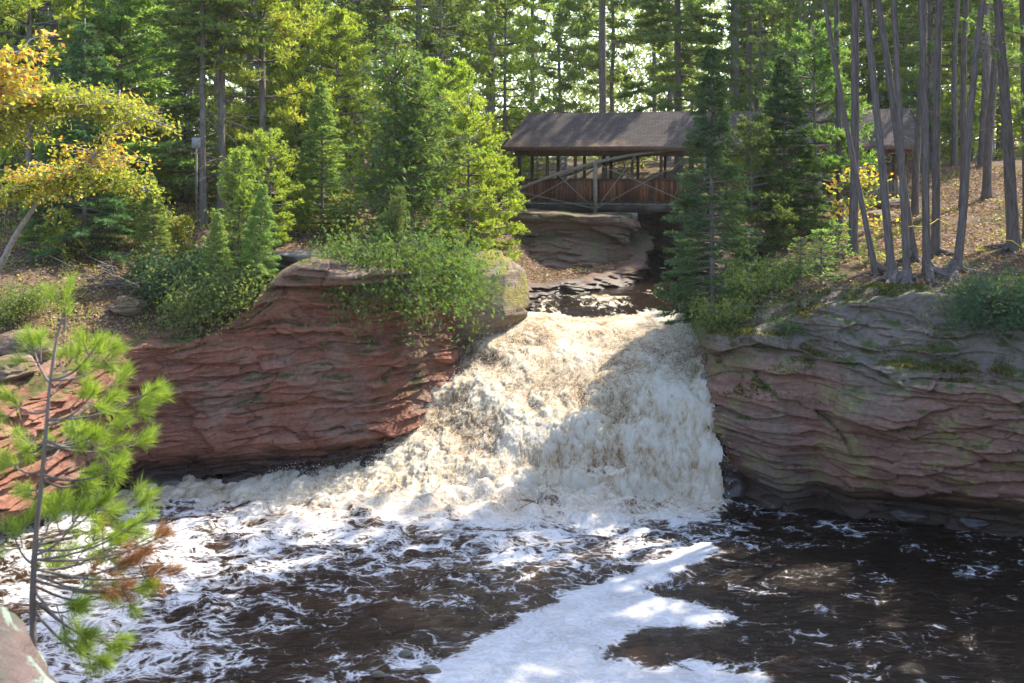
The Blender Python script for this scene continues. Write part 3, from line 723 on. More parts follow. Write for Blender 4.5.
water_sheet('river_water', -4, 10.5, 33.86, 70, 0.12, M['fall'], fall_fn, "dark upper river with white streaks between the rock and the fir", lambda x, y: (sd_only(x, y) < 0.75))

# spray thrown off the fall
rng = np.random.RandomState(5)
n = 60000
x = rng.uniform(-6.5, 5.4, n); y = rng.uniform(24.2, 31.5, n)
k = (sdist(x, y)[0] < -0.15) & (river_z(x, y) < 3.35); x, y = x[k], y[k]
V, a_ = fall_fn(x, y)
h = rng.exponential(0.07, len(x)) * (0.4 + a_['crest'])
P = V + np.c_[rng.normal(0, .04, len(x)), rng.normal(-.05, .05, len(x)), h]
r = rng.uniform(0.004, 0.013, len(x))
tet = np.array([(1, 1, 1), (1, -1, -1), (-1, 1, -1), (-1, -1, 1)]) / 1.7
TV = (P[:, None] + r[:, None, None] * (tet[None] + rng.normal(0, .25, (len(x), 4, 3)))).reshape(-1, 3)
TF = (np.arange(len(x))[:, None, None] * 4 + np.array([(0, 1, 2), (0, 3, 1), (0, 2, 3), (1, 3, 2)])[None]).reshape(-1, 3)
mb = MB(); mb.tris(TV, TF)
tag(mb.build('spray', M['spray']), "fine white spray drops leaping off the waterfall", None, None, 'stuff')


# pale autumn air
t = NT("hazy_air"); pv = t.n("ShaderNodeVolumePrincipled"); pv.inputs["Color"].default_value = (0.95, 0.96, 0.93, 1); pv.inputs["Density"].default_value = 0.00025; pv.inputs["Anisotropy"].default_value = 0.3
t.l(pv.outputs[0], t.out.inputs["Volume"]); M['air'] = t.m
mb = MB(); mb.box(-170, 180, -30, 270, -4, 46); hz = tag(mb.build('haze', M['air']), "thin pale autumn haze among the trees", None, None, 'stuff')
scene.cycles.volume_bounces = 0
# ------------------------------------------------------------------ trees: every kind has a trunk mesh and a crown mesh
UPV = np.array((0.0, 0, 1))

def trunk_path(h, lean=0.0, wob=0.06, seed=0, n=18, z0=-0.35):
    z = np.linspace(z0, h, n)
    return np.stack([wob * noise3(z * .25, seed + .5) + lean * z, wob * noise3(z * .25, seed + 7.5), z], -1)

def trunk_radius(z, h, r, flare=0.6):
    return r * (1 - 0.8 * np.clip(z / h, 0, 1)) * (1 + flare * np.exp(-np.maximum(z, 0) / 0.28)) + 0.006

def twig_sprays(mb, P, D, L, W, k, rng, spread=0.7, lift=0.25):
    """k needles or sprays at every point, fanned about D"""
    m = len(P)
    if m == 0: return
    Pk = np.repeat(P, k, 0); Dk = np.repeat(D, k, 0)
    D2 = nrm(Dk + spread * rng.normal(size=Pk.shape) + lift * UPV)
    N = nrm(rng.normal(size=Pk.shape) + 0.8 * UPV)
    mb.diamonds(Pk + rng.normal(0, .01, Pk.shape), D2, N, L * rng.uniform(.6, 1.25, len(Pk)), W * rng.uniform(.7, 1.3, len(Pk)))

def make_fir(name, seed, h, r, bark, leaf, base=0.06, tr=0.06, gap=0.26, per=6, top_pitch=0.7, low_pitch=-0.12, droop=0.12, sl=0.13, sw=0.04, shape=0.85, dens=1.0, twig=0.45, dead=0.0):
    rng = np.random.RandomState(seed); tb = MB(); cb = MB()
    zt = np.linspace(-0.3, h, 16); path = trunk_path(h, 0, .03, seed, 16)
    tb.tube(path, trunk_radius(path[:, 2], h, tr), 8, True, 0.12, seed)
    z = base * h
    while z < h - 0.08:
        t = (z - base * h) / (h * (1 - base))
        for i in range(per):
            if rng.rand() < 0.10: continue
            a = rng.uniform(0, 6.283); L = r * ((1 - t) ** shape) * rng.uniform(.65, 1.12) + 0.10
            if t < 0.08: L *= 0.8
            pit = low_pitch + (top_pitch - low_pitch) * t ** 1.5 + rng.normal(0, .07)
            hd = np.array((math.cos(a), math.sin(a), 0.0)); st = np.array((np.interp(z, path[:, 2], path[:, 0]), np.interp(z, path[:, 2], path[:, 1]), z))
            s = np.linspace(0, 1, 6)
            B = st + hd * (s * L * math.cos(pit))[:, None] + UPV * (s * L * math.sin(pit) - droop * L * s ** 2 + 0.08 * L * s ** 4)[:, None]
            if t < dead:
                if rng.rand() < .55: tb.tube(B + rng.normal(0, .05, B.shape) * s[:, None], 0.004 + 0.010 * (1 - s), 4, False)
                continue
            tb.tube(B, 0.008 + 0.012 * (1 - s) * (0.4 + L), 4, False)
            m = max(3, int(L / 0.085 * dens)); ss = np.sqrt(rng.uniform(0.03, 1, m))
            side = np.array((-hd[1], hd[0], 0.0))
            PB = np.stack([np.interp(ss, s, B[:, c]) for c in range(3)], -1)
            sg = rng.choice((-1, 1), m)[:, None]
            TD = nrm(hd * 0.75 + side * sg * rng.uniform(.5, 1.1, (m, 1)) + UPV * rng.normal(0.0, .12, (m, 1)))
            TL = np.minimum(twig, .5 * L + .05) * (1 - ss * .65) * rng.uniform(.5, 1.1, m) + 0.06
            q = max(2, int(twig / 0.075))
            f = (np.arange(q) + rng.rand(m, q)) / q
            PP = (PB[:, None] + TD[:, None] * (f * TL[:, None])[..., None]); PP[..., 2] -= 0.10 * f ** 2 * TL[:, None]
            twig_sprays(cb, PP.reshape(-1, 3), np.repeat(TD, q, 0), sl, sw, 2, rng, 0.42, 0.12)
        z += gap * rng.uniform(.7, 1.3) * (1 - 0.45 * t)
    return tb.mesh(name + "_trunk", bark, True), cb.mesh(name + "_crown", leaf)

def make_pine(name, seed, h, r, bark, leaf, base=0.5, tr=0.2, gap=0.75, per=4, k=10, sl=0.17, sw=0.035, twigs=11, dead=6, wob=0.12, clump=0.16, up=0.15, tufts=3, flare=0.6, sides=10):
    rng = np.random.RandomState(seed); tb = MB(); cb = MB()
    path = trunk_path(h, 0, wob, seed, 26); tb.tube(path, trunk_radius(path[:, 2], h, tr, flare), sides, True, 0.10, seed)
    tx = lambda z: np.array((np.interp(z, path[:, 2], path[:, 0]), np.interp(z, path[:, 2], path[:, 1]), z))
    for i in range(dead):                                             # bare dead branches below the crown
        z = h * base * rng.uniform(.25, 1.05); a = rng.uniform(0, 6.283); L = rng.uniform(.5, 1.9) * min(1, h / 12); s = np.linspace(0, 1, 5)
        B = tx(z) + np.outer(s * L, (math.cos(a), math.sin(a), rng.uniform(-.25, .1))) + UPV * (-.15 * L * s ** 2)[:, None]
        tb.tube(B, .018 * (1 - s * .75), 4, False)
    z = base * h
    while z < h - 0.15:
        t = (z - base * h) / (h * (1 - base))
        for i in range(per):
            a = rng.uniform(0, 6.283); L = r * (min(1, .45 + 1.6 * t) * (1 - t ** 2.2) ** .8) * rng.uniform(.55, 1.15) + .25
            pit = -0.05 + 0.75 * t ** 1.6 + rng.normal(0, .1); hd = np.array((math.cos(a), math.sin(a), 0.0)); s = np.linspace(0, 1, 7)
            B = tx(z) + hd * (s * L * math.cos(pit))[:, None] + UPV * (s * L * math.sin(pit) - .12 * L * s + .16 * L * s ** 2.5)[:, None] + (noise3(s * 2 + seed, i * 3.1 + z) * .06 * L)[:, None] * np.array((-hd[1], hd[0], .3))
            tb.tube(B, 0.012 + .022 * (1 - s) * (.3 + L / 2), 4, False)
            m = max(4, int(twigs * (.4 + L / max(r, .1)))); ss = rng.uniform(.3, 1.0, m) ** .8
            PB = np.stack([np.interp(ss, s, B[:, c]) for c in range(3)], -1)
            TD = nrm(hd * rng.uniform(.2, 1, (m, 1)) + np.array((-hd[1], hd[0], 0)) * rng.uniform(-1, 1, (m, 1)) + UPV * rng.normal(up, .2, (m, 1)))
            TL = (0.16 * L + .10) * rng.uniform(.5, 1.4, m)
            for j in range(tufts):
                C = PB + TD * (TL * (j + 1) / tufts)[:, None] + rng.normal(0, clump * .35, PB.shape)
                twig_sprays(cb, C, TD, sl, sw, k, rng, 0.75, 0.35)
            E = PB + TD * TL[:, None]
            for p_, e_ in zip(PB[::2], E[::2]): tb.tube(np.array([p_, (p_ + e_) / 2 - UPV * .01, e_]), np.array([.008, .006, .004]), 3, False)
        z += gap * rng.uniform(.7, 1.3)
    return tb.mesh(name + "_trunk", bark, True), cb.mesh(name + "_crown", leaf)

def make_cedar(name, seed, h, r, bark, leaf, base=0.1, tr=0.07, n=150, stems=1, sl=0.13, sw=0.05, fan=6, shape=0.7, pts=14, droop=0.15, up=0.3):
    rng = np.random.RandomState(seed); tb = MB(); cb = MB(); paths = []
    for k in range(stems):
        p = trunk_path(h * (1 - .2 * k), 0.03 * k, .08, seed + k * 9, 16); p[:, 0] += 0.5 * k * (0.5 + .25 * k); p[:, 1] -= .1 * k
        tb.tube(p, trunk_radius(p[:, 2], h, tr * (1 - .3 * k), .4), 8, True, .15, seed); paths.append(p)
    for i in range(n):
        p = paths[rng.randint(stems)]; u = rng.uniform(0, 1) ** 0.85; z = base * h + u * (p[-1, 2] - base * h)
        a = rng.uniform(0, 6.283); L = r * (1 - u) ** shape * rng.uniform(.45, 1.15) * min(1, .55 + 2.5 * u) + .12
        hd = np.array((math.cos(a), math.sin(a), 0.0)); s = np.linspace(0, 1, 6)
        st = np.array((np.interp(z, p[:, 2], p[:, 0]), np.interp(z, p[:, 2], p[:, 1]), z))
        B = st + hd * (s * L)[:, None] + UPV * (s * L * rng.uniform(-.1, .25 + .5 * u) - droop * L * s + .25 * L * s ** 3)[:, None]
        tb.tube(B, .008 + .014 * (1 - s), 4, False)
        m = max(4, int(pts * (.35 + L / r))); ss = rng.uniform(.15, 1.02, m)
        C = np.stack([np.interp(ss, s, B[:, c]) for c in range(3)], -1) + rng.normal(0, .09 + .05 * L, (m, 3)) * (1.15 - ss * .5)[:, None]
        FD = nrm(hd * .8 + rng.normal(0, .5, (m, 3)) + UPV * up)
        side = nrm(np.cross(FD, rng.normal(size=(m, 3))))
        ang = np.linspace(-1.0, 1.0, fan)
        D = FD[:, None] * np.cos(ang)[None, :, None] + side[:, None] * np.sin(ang)[None, :, None]
        N = np.repeat(np.cross(FD, side), fan, 0) + rng.normal(0, .35, (m * fan, 3))
        cb.diamonds(np.repeat(C, fan, 0) + D.reshape(-1, 3) * .02, D.reshape(-1, 3), N, sl * rng.uniform(.6, 1.3, m * fan), sw * rng.uniform(.7, 1.3, m * fan))
    return tb.mesh(name + "_trunk", bark, True), cb.mesh(name + "_crown", leaf)

def make_bush(name, seed, rx, ry, up_, down, bark, leaf, n=90, sl=0.14, sw=0.05, fan=6, pts=16, toward=(0, -1)):
    """branches that spread from one stump and hang over a rock edge on the side `toward`"""
    rng = np.random.RandomState(seed); tb = MB(); cb = MB()
    tw = np.array((toward[0], toward[1], 0.0))
    for i in range(n):
        a = rng.uniform(0, 6.283); hd = np.array((math.cos(a), math.sin(a), 0.0)); ed = float(hd @ tw)
        L = rng.uniform(.5, 1.05) * (abs(hd[0]) * rx + abs(hd[1]) * ry); s = np.linspace(0, 1, 6)
        e = rng.uniform(0, 1); rise = up_ * e * rng.uniform(.5, 1.1); fall = down * max(0, .35 + .65 * ed) * (1 - e) * rng.uniform(.4, 1.1)
        B = hd * (s * L)[:, None] + UPV * (rise * np.sin(s * 2.0) - fall * s ** 1.8)[:, None]
        tb.tube(B[:4], .005 + .012 * (1 - s[:4]), 4, False)
        m = pts; ss = rng.uniform(.2, 1.03, m)
        C = np.stack([np.interp(ss, s, B[:, c]) for c in range(3)], -1) + rng.normal(0, .10 + .06 * L, (m, 3))
        FD = nrm(hd * .7 + rng.normal(0, .5, (m, 3)) + UPV * .25); side = nrm(np.cross(FD, rng.normal(size=(m, 3))))
        ang = np.linspace(-1, 1, fan); D = FD[:, None] * np.cos(ang)[None, :, None] + side[:, None] * np.sin(ang)[None, :, None]
        N = np.repeat(np.cross(FD, side), fan, 0) + rng.normal(0, .35, (m * fan, 3))
        cb.diamonds(np.repeat(C, fan, 0), D.reshape(-1, 3), N, sl * rng.uniform(.6, 1.3, m * fan), sw * rng.uniform(.7, 1.3, m * fan))
    return tb.mesh(name + "_stem", bark, True), cb.mesh(name + "_crown", leaf)

def make_leafy(name, seed, h, r, bark, leaf, trunk=None, tr=0.07, n=60, pts=10, leaf_l=0.12, leaf_w=0.085, base=0.35, flat=0.5, droop=0.2, side=None):
    rng = np.random.RandomState(seed); tb = MB(); cb = MB()
    p = np.asarray(trunk, float) if trunk is not None else trunk_path(h, 0.02, .2, seed, 16)
    zz = np.linspace(0, 1, len(p)); tb.tube(p, tr * (1 - .8 * zz) + .006, 8, True, .15, seed)
    for i in range(n):
        u = rng.uniform(base, 1); st = np.array([np.interp(u, zz, p[:, c]) for c in range(3)])
        a = rng.uniform(0, 6.283) if side is None else rng.normal(side, 1.0)
        L = r * rng.uniform(.4, 1.1) * (1.15 - .6 * u); hd = np.array((math.cos(a), math.sin(a), 0.0)); s = np.linspace(0, 1, 6)
        B = st + hd * (s * L)[:, None] + UPV * (s * L * rng.uniform(-.1, .5) - droop * L * s ** 2)[:, None] + (noise3(s * 2.5, i * 1.7 + seed) * .12 * L)[:, None] * np.array((-hd[1], hd[0], .4))
        tb.tube(B, .006 + .014 * (1 - s), 4, False)
        ss = rng.uniform(.2, 1.03, pts); C = np.stack([np.interp(ss, s, B[:, c]) for c in range(3)], -1) + rng.normal(0, .14 * (.5 + L / r * .6), (pts, 3)) * np.array((1, 1, flat))
        for q in range(2):
            D = nrm(hd * .5 + rng.normal(0, .7, (pts, 3)) - UPV * .25); N = nrm(rng.normal(0, .55, (pts, 3)) + UPV)
            cb.diamonds(C + rng.normal(0, .06, (pts, 3)), D, N, leaf_l * rng.uniform(.6, 1.3, pts), leaf_w * rng.uniform(.7, 1.2, pts), .15)
    return tb.mesh(name + "_trunk", bark, True), cb.mesh(name + "_crown", leaf)

def put(name, tpl, loc, label, cat="tree", group=None, scale=1.0, rz=0.0, tilt=None, girth=1.0, crown_mesh=None):
    o = empty(name, loc)
    q = Quaternion((0, 0, 1), rz)
    if tilt is not None: q = Vector((0, 0, 1)).rotation_difference(Vector(tilt).normalized()) @ q
    o.rotation_mode = 'QUATERNION'; o.rotation_quaternion = q; o.scale = (scale, scale, scale) if not isinstance(scale, tuple) else scale
    t = link('trunk' if cat == "tree" else 'stem', tpl[0], o)
    if girth != 1.0: t.scale = (girth, girth, 1)
    if tpl[1] is not None: link('crown' if cat == "tree" else 'foliage', tpl[1], o)
    return tag(o, label, cat, group)

def edge_z(x, y): return float(sdist(np.array([x]), np.array([y]))[1][0])

def put_px(name, tpl, px, Y, label, dz=-0.05, **k):
    X = (px - 512) / FPX * Y
    if sdist(np.array([X]), np.array([Y]))[0][0] < 0.55: return put(name, tpl, (X, Y, edge_z(X, Y) - .15), label, **k)
    return put(name, tpl, (X, Y, gz(X, Y) + dz), label, **k)

T = {}
T['fir_narrow'] = make_fir('narrow_fir', 3, 7.6, 1.75, M['dark_bark'], M['fir'], 0.03, .085, .19, 7, .75, -.15, .12, .12, .03, 1.1, 1.5, .38)
T['fir'] = make_fir('fir', 5, 8.0, 2.0, M['dark_bark'], M['fir'], 0.05, .10, .25, 7, .6, -.1, .16, .13, .032, .9, 1.9)
T['fir_light'] = make_fir('light_fir', 6, 7.0, 1.7, M['dark_bark'], M['fir_light'], 0.06, .08, .24, 7, .7, 0.05, .1, .13, .032, .95, 1.9)
T['spruce_tall'] = make_fir('tall_spruce', 7, 17.0, 2.0, M['dark_bark'], M['fir_light'], 0.10, .14, .42, 6, .5, -.15, .2, .21, .06, .7, .75, .6, 0.25)
T['spruce_dark'] = make_fir('dark_spruce', 8, 16.0, 1.8, M['dark_bark'], M['fir_light'], 0.12, .12, .42, 6, .5, -.2, .2, .20, .05, .7, .85, .6, 0.28)
T['pine_high'] = make_pine('high_pine', 11, 24.0, 3.3, M['pine_bark'], M['pine'], .43, .19, .75, 4, 9, .24, .055, 11, 9, .14, .18, .15, 3, .55, 12)
T['pine_high2'] = make_pine('slender_pine', 12, 23.0, 2.6, M['pine_bark'], M['pine'], .62, .165, .8, 4, 9, .24, .055, 10, 12, .18, .18, .15, 3, .5, 12)
T['pine_top'] = make_pine('lofty_pine', 19, 25.0, 3.4, M['pine_bark'], M['pine'], .5, .19, .7, 5, 9, .26, .06, 12, 12, .16, .2, .15, 3, .55, 12)
T['pine_bare'] = make_pine('bare_pine', 18, 19.5, 1.7, M['pine_bark'], M['pine'], .74, .165, .9, 3, 7, .22, .045, 6, 16, .18, .18, .15, 3, .5, 12)
T['pine_low'] = make_pine('low_pine', 13, 16.0, 3.0, M['dark_bark'], M['pine'], .12, .16, .6, 4, 10, .21, .045, 11, 6, .1, .17)
T['pine_sunlit'] = make_pine('sunny_pine', 14, 15.0, 2.7, M['dark_bark'], M['pine_sunlit'], .08, .14, .55, 4, 10, .20, .045, 11, 4, .1, .15)
T['pine_small'] = make_pine('small_pine', 15, 6.4, 1.5, M['dark_bark'], M['pine_sunlit'], .08, .07, .30, 5, 9, .15, .038, 9, 2, .05, .1)
T['pine_small_dark'] = make_pine('small_dark_pine', 16, 6.0, 1.7, M['dark_bark'], M['pine'], .04, .07, .30, 5, 9, .15, .036, 10, 2, .05, .12)
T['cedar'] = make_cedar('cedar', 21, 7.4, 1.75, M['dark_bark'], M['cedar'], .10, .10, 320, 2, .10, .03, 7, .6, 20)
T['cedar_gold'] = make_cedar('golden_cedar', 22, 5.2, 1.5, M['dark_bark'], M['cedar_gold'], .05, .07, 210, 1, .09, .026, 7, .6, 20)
T['bush'] = make_bush('cedar_bush', 31, 1.5, 1.2, 1.4, 2.0, M['dark_bark'], M['cedar'], 150, .075, .019, 7, 30, (.45, -.9))
T['bush_fir'] = make_bush('juniper_bush', 32, 1.3, 1.1, 1.2, 1.6, M['dark_bark'], M['fir_light'], 150, .08, .018, 7, 26)
T['bush_dark'] = make_bush('low_fir_bush', 33, 1.2, 1.0, .8, .9, M['dark_bark'], M['fir'], 140, .08, .018, 7, 24)
T['bush_blue'] = make_bush('blue_bush', 35, 1.5, 1.2, 1.4, 1.5, M['dark_bark'], M['fir_blue'], 180, .085, .018, 7, 30)
T['seedling'] = make_fir('seedling', 34, 1.3, .5, M['dark_bark'], M['fir_light'], .05, .02, .14, 6, .6, .1, .1, .10, .03, .8, 1.2, .2)
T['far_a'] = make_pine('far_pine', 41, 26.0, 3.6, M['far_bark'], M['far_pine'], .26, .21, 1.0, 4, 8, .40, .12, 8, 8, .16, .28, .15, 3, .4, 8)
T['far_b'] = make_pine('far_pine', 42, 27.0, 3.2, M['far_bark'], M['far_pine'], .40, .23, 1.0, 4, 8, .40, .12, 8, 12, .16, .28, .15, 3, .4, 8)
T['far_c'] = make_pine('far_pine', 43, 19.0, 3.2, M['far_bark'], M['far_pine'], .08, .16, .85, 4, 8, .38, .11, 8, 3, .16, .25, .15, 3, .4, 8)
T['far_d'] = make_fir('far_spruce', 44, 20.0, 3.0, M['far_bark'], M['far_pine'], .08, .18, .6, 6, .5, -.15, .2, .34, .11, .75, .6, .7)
T['shrub'] = make_leafy('shrub', 51, 3.0, 1.7, M['far_bark'], M['leaf_green'], None, .04, 70, 12, .20, .14, .15, .8)
T['shrub_gold'] = make_leafy('autumn_shrub', 52, 2.6, 1.5, M['far_bark'], M['maple'], None, .03, 34, 7, .13, .10, .25, .7)

# --- right bank: the pines above the cliff.  base pixel, distance, pixel where the trunk leaves the frame, girth, kind
RT = [
 ((876, 267), 26.2, (827, 0), .68, 'pine_high2', "thin pine leaning strongly left, leftmost of the cluster above the right cliff"),
 ((893, 270), 25.8, (862, 0), .82, 'pine_high', "pine of the root-bound cluster that leans left, second trunk in front of the shelter"),
 ((907, 270), 25.6, (894, 0), .8, 'pine_high2', "pine in the middle of the root-bound cluster, slightly curved grey trunk"),
 ((914, 256), 27.6, (880, 0), .85, 'pine_high', "pine standing just behind the root-bound cluster and leaning left"),
 ((927, 267), 25.9, (922, 0), .88, 'pine_high2', "straight grey pine at the right of the root-bound cluster"),
 ((935, 251), 28.2, (938, 0), .92, 'pine_high', "straight greenish grey pine right behind the root-bound cluster"),
 ((956, 267), 26.0, (986, 0), .92, 'pine_bare', "pine leaning right with a yellow rope round it"),
 ((1015, 249), 27.8, (1003, 0), 1.25, 'pine_high', "thick dark pine at the right edge with mossy base and rope"),
 ((1027, 238), 29.5, (1022, 0), 1.0, 'pine_high2', "pine cut by the right edge of the picture"),
 ((853, 245), 28.6, (857, 0), 1.0, 'pine_top', "straight brown pine with autumn leaves beside its foot"),
 ((840, 228), 32.5, (838, 0), .8, 'pine_top', "slim straight pine left of the brown pine, by the conifer thicket"),
 ((916, 226), 34.5, (924, 0), 1.1, 'pine_bare', "slim pine between the cluster and the hill behind it"),
 ((962, 224), 35.5, (964, 0), 1.15, 'pine_bare', "slim dark pine behind the right-leaning roped pine"),
 ((983, 185), 44.0, (985, 0), 1.9, 'pine_bare', "stout dark pine on the crest of the right hill"),
 ((988, 207), 37.0, (994, 0), 1.35, 'pine_bare', "pine with mossy root mound on the sunlit slope"),
 ((953, 190), 46.0, (957, 0), 1.2, 'pine_bare', "thin dark pine deep in the right woods beyond the slope"),
]
pine_roots = []
for i, (b, Y, tp, g, kd, lb) in enumerate(RT):
    p = at(b[0], b[1], Y); g0 = gz(p.x, p.y); p.z = g0 - 0.02
    d = at(tp[0], tp[1], Y) - p
    d.y = (hash01(i, 5) - .5) * 0.6
    o = put('pine_tree', T[kd], p, lb, "tree", "pines above the right cliff", 1.0, i * 2.1, d, g * .66)
    pine_roots.append(o)

for X, Y, kd, lb in [(16.5, 22.6, 'pine_high', "tall pine added for shade on the right cliff outside the frame, nearest the water"), (17.5, 26.0, 'pine_high2', "tall pine added for shade on the right bank outside the frame, behind the nearest one"), (19.5, 23.0, 'pine_high', "tall pine added for shade on the right bank outside the frame, furthest right"), (15.6, 22.3, 'pine_low', "bushy pine added for shade on the right cliff edge outside the frame"), (18.3, 20.5, 'pine_low', "bushy pine added for shade on the right cliff, outside the frame and nearest the camera"), (16.6, 27.6, 'pine_low', "bushy pine added for shade outside the frame behind the right edge pine"), (17.0, 24.6, 'pine_low', "bushy pine added for shade outside the frame behind the cliff edge on the right")]:
    put('pine_tree', T[kd], (X, Y, gz(X, Y) - .05), lb, "tree", "pines above the right cliff", 1.0, X)  # unseen pines, added to shade the right pool and the foam sheet
# --- right bank: conifers by the lip and saplings
put('fir_tree', T['fir_narrow'], (5.6, 27.9, 4.05), "narrow pointed dark fir standing at the right lip of the waterfall", group="firs and small pines right of the fall", rz=.4, scale=1.0)
for px, Y, kd, sc, lb in [(752, 30.9, 'pine_small_dark', .75, "bushy small pine just right of the narrow fir"), (784, 31.8, 'fir', .78, "small dark fir in the middle of the conifer thicket"),
                          (815, 33.5, 'pine_small_dark', 1.15, "small pine at the right end of the conifer thicket"), (697, 30.6, 'fir', .4, "short fir leaning over the water left of the narrow fir")]:
    put_px('fir_tree' if kd == 'fir' else 'pine_tree', T[kd], px, Y, lb, group="firs and small pines right of the fall", scale=sc, rz=px * .1)
for X, Y, Z, kd, sc, lb in [(5.55, 25.9, 4.1, 'bush', .62, "green cedar bush hanging over the corner of the right cliff"), (6.7, 26.6, 4.75, 'bush', .7, "low cedar bush on the cliff edge right of the corner bush"), (7.5, 27.6, 5.0, 'bush_dark', .9, "dark low fir bush under the conifer thicket"), (5.6, 28.9, 4.2, 'bush_dark', .75, "dark drooping bush below the narrow fir at the water"),
                            (11.35, 23.0, 4.75, 'bush_blue', .85, "big blue-green bush hanging over the cliff at the right edge"), (8.1, 24.45, 4.1, 'bush_dark', .42, "small ferny bush on the mossy ledge of the right cliff"), (6.9, 24.75, 4.2, 'bush_dark', .4, "small ferny bush left of the pale slab on the right cliff")]:
    put('bush', T[kd], (X, Y, Z), lb, "bush", "bushes on the right cliff", sc, X * .3 if kd != 'bush' else -.5)
for px, Y, sc, lb in [(822, 26.2, 1.1, "small fir seedling on the needle-covered ledge"), (838, 27.5, .9, "second fir seedling, just behind the first on the ledge"), (800, 27.0, .8, "tiny fir seedling beside the cliff bush"), (868, 27.3, .6, "tiny seedling at the foot of the leftmost pine")]:
    put_px('seedling', T['seedling'], px, Y, lb, cat="seedling", group="fir seedlings on the right bank", scale=sc, rz=px)
put_px('sapling', T['shrub_gold'], 852, 29.8, "thin sapling with yellow autumn leaves in front of the brown pine", cat="sapling", scale=1.0)

# --- left bank
LT = [
 (222, 34.5, 'spruce_tall', 1.0, "tall spruce with bare lower twigs, right of the pair on the left bank", .3), (203, 34.0, 'spruce_dark', 1.0, "tall dark spruce with bare trunk, left of the pair on the left bank", 1.1),
 (120, 36.0, 'fir_light', 1.75, "broad pale green fir behind the autumn leaves at the left", 2.2), (85, 30.2, 'fir', .9, "dark young spruce with dead lower twigs on the leafy slope", 2.0),
 (262, 35.5, 'pine_sunlit', 1.0, "sunlit yellow green pine with long layered boughs, above the slabs", .7), 
 (322, 33.5, 'fir_light', .72, "small pale green fir on the slabs left of the cedar", .2), (30, 34.0, 'pine_sunlit', .95, "sunlit pine at the left edge behind the autumn tree", 1.7),
 (468, 33.5, 'pine_small', .95, "golden sunlit young pine right of the cedar, by the boulder", .5), (495, 35.0, 'pine_small', .72, "small golden pine reaching towards the bridge", 1.9), (445, 35.5, 'pine_small', 1.05, "golden young pine directly behind the cedar", 3.0),
 (160, 41.0, 'spruce_dark', 1.0, "dark spruce further back between the pale spruce and the pair", .9), (352, 43.0, 'pine_low', .85, "tall grey green pine behind the cedar", .2), (420, 46.0, 'pine_low', 1.25, "large soft green pine behind the golden pines", 1.2),
 (55, 42.0, 'pine_low', 1.2, "large dark green pine in the far left corner", 2.9), (250, 46.0, 'pine_high', .95, "dark forked pine trunk behind the sunlit pine", 0.1),
]
for px, Y, kd, sc, lb, rz in LT:
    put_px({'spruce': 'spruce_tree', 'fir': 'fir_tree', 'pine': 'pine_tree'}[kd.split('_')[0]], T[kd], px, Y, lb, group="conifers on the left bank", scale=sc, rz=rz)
put_px('cedar_tree', T['cedar'], 395, 31.4, "dark green twin-stemmed cedar standing above the red cliff", scale=(1.3, 1.3, 1.02), rz=0.0)
put_px('cedar_tree', T['cedar_gold'], 240, 28.6, "yellow green cedar leaning out over the left cliff", scale=.8, rz=.5)
for X, Y, Z, kd, sc, lb in [(-4.2, 27.45, 5.3, 'bush', .7, "cedar bush hanging over the red cliff, leftmost of four"), (-3.3, 27.5, 4.95, 'bush', 1.2, "cedar bush hanging over the red cliff, second of four"),
                            (-2.35, 29.0, 4.7, 'bush', 1.15, "cedar bush hanging over the red cliff, third of four"), (-1.7, 30.7, 4.6, 'bush', .7, "cedar bush beside the boulder, last of the four over the red cliff"),
                            (-8.4, 26.9, 4.4, 'bush_fir', .9, "drooping juniper on the lower edge of the left cliff"), (-7.5, 27.0, 4.7, 'bush_fir', .8, "bright upper juniper just above the drooping one"), (-9.6, 28.4, 5.0, 'bush_dark', 1.1, "dark low fir bush above the dead branches"), (-12.6, 25.6, 4.6, 'bush_fir', .6, "small pale bush at the left edge above the dark rocks")]:
    put('bush', T[kd], (X, Y, Z), lb, "bush", "bushes on the left cliff", sc, X * .1)

for X, Y, Z, kd, sc, tl, nm, lb in [(-8.2, 27.5, 4.6, 'fir_light', .36, (.1, -.25, 1), 'fir_tree', "little fir leaning out above the drooping juniper, left of two"), (-7.1, 27.6, 5.0, 'fir_light', .42, (.15, -.3, 1), 'fir_tree', "little fir leaning out beside the cliff slab, right of two"),
                                    (-3.4, 28.6, 5.1, 'cedar', .36, (.1, -.2, 1), 'cedar_tree', "small cedar rising from the hanging cedar bushes"), (-10.4, 29.0, 5.2, 'fir_light', .45, (0, -.1, 1), 'fir_tree', "little pale fir on the leafy slope right of the dark young spruce"), (-14.3, 30.5, 5.8, 'fir_light', .5, (0, 0, 1), 'fir_tree', "little pale fir under the autumn tree at the far left")]:
    put(nm, T[kd], (X, Y, gz(X, Y) - .05 if Z > 5.15 else Z), lb, "tree", "small conifers along the left cliff edge", sc, X, tl)
for px, Y, sc, lb in [(150, 31, .55, "small yellow green shrub on the leafy slope below the tall spruces"), (178, 30, .5, "small shrub just above the left juniper"), (60, 29.5, .5, "small shrub below the autumn tree by the dark rocks"), (110, 33, .7, "taller green shrub behind the dark young spruce"), (300, 33, .5, "low shrub on the slabs under the pale fir"), (345, 32.5, .55, "low shrub left of the cedar's foot")]:
    put_px('shrub', T['shrub'], px, Y, lb, cat="shrub", group="shrubs on the left slope", scale=sc, rz=px)
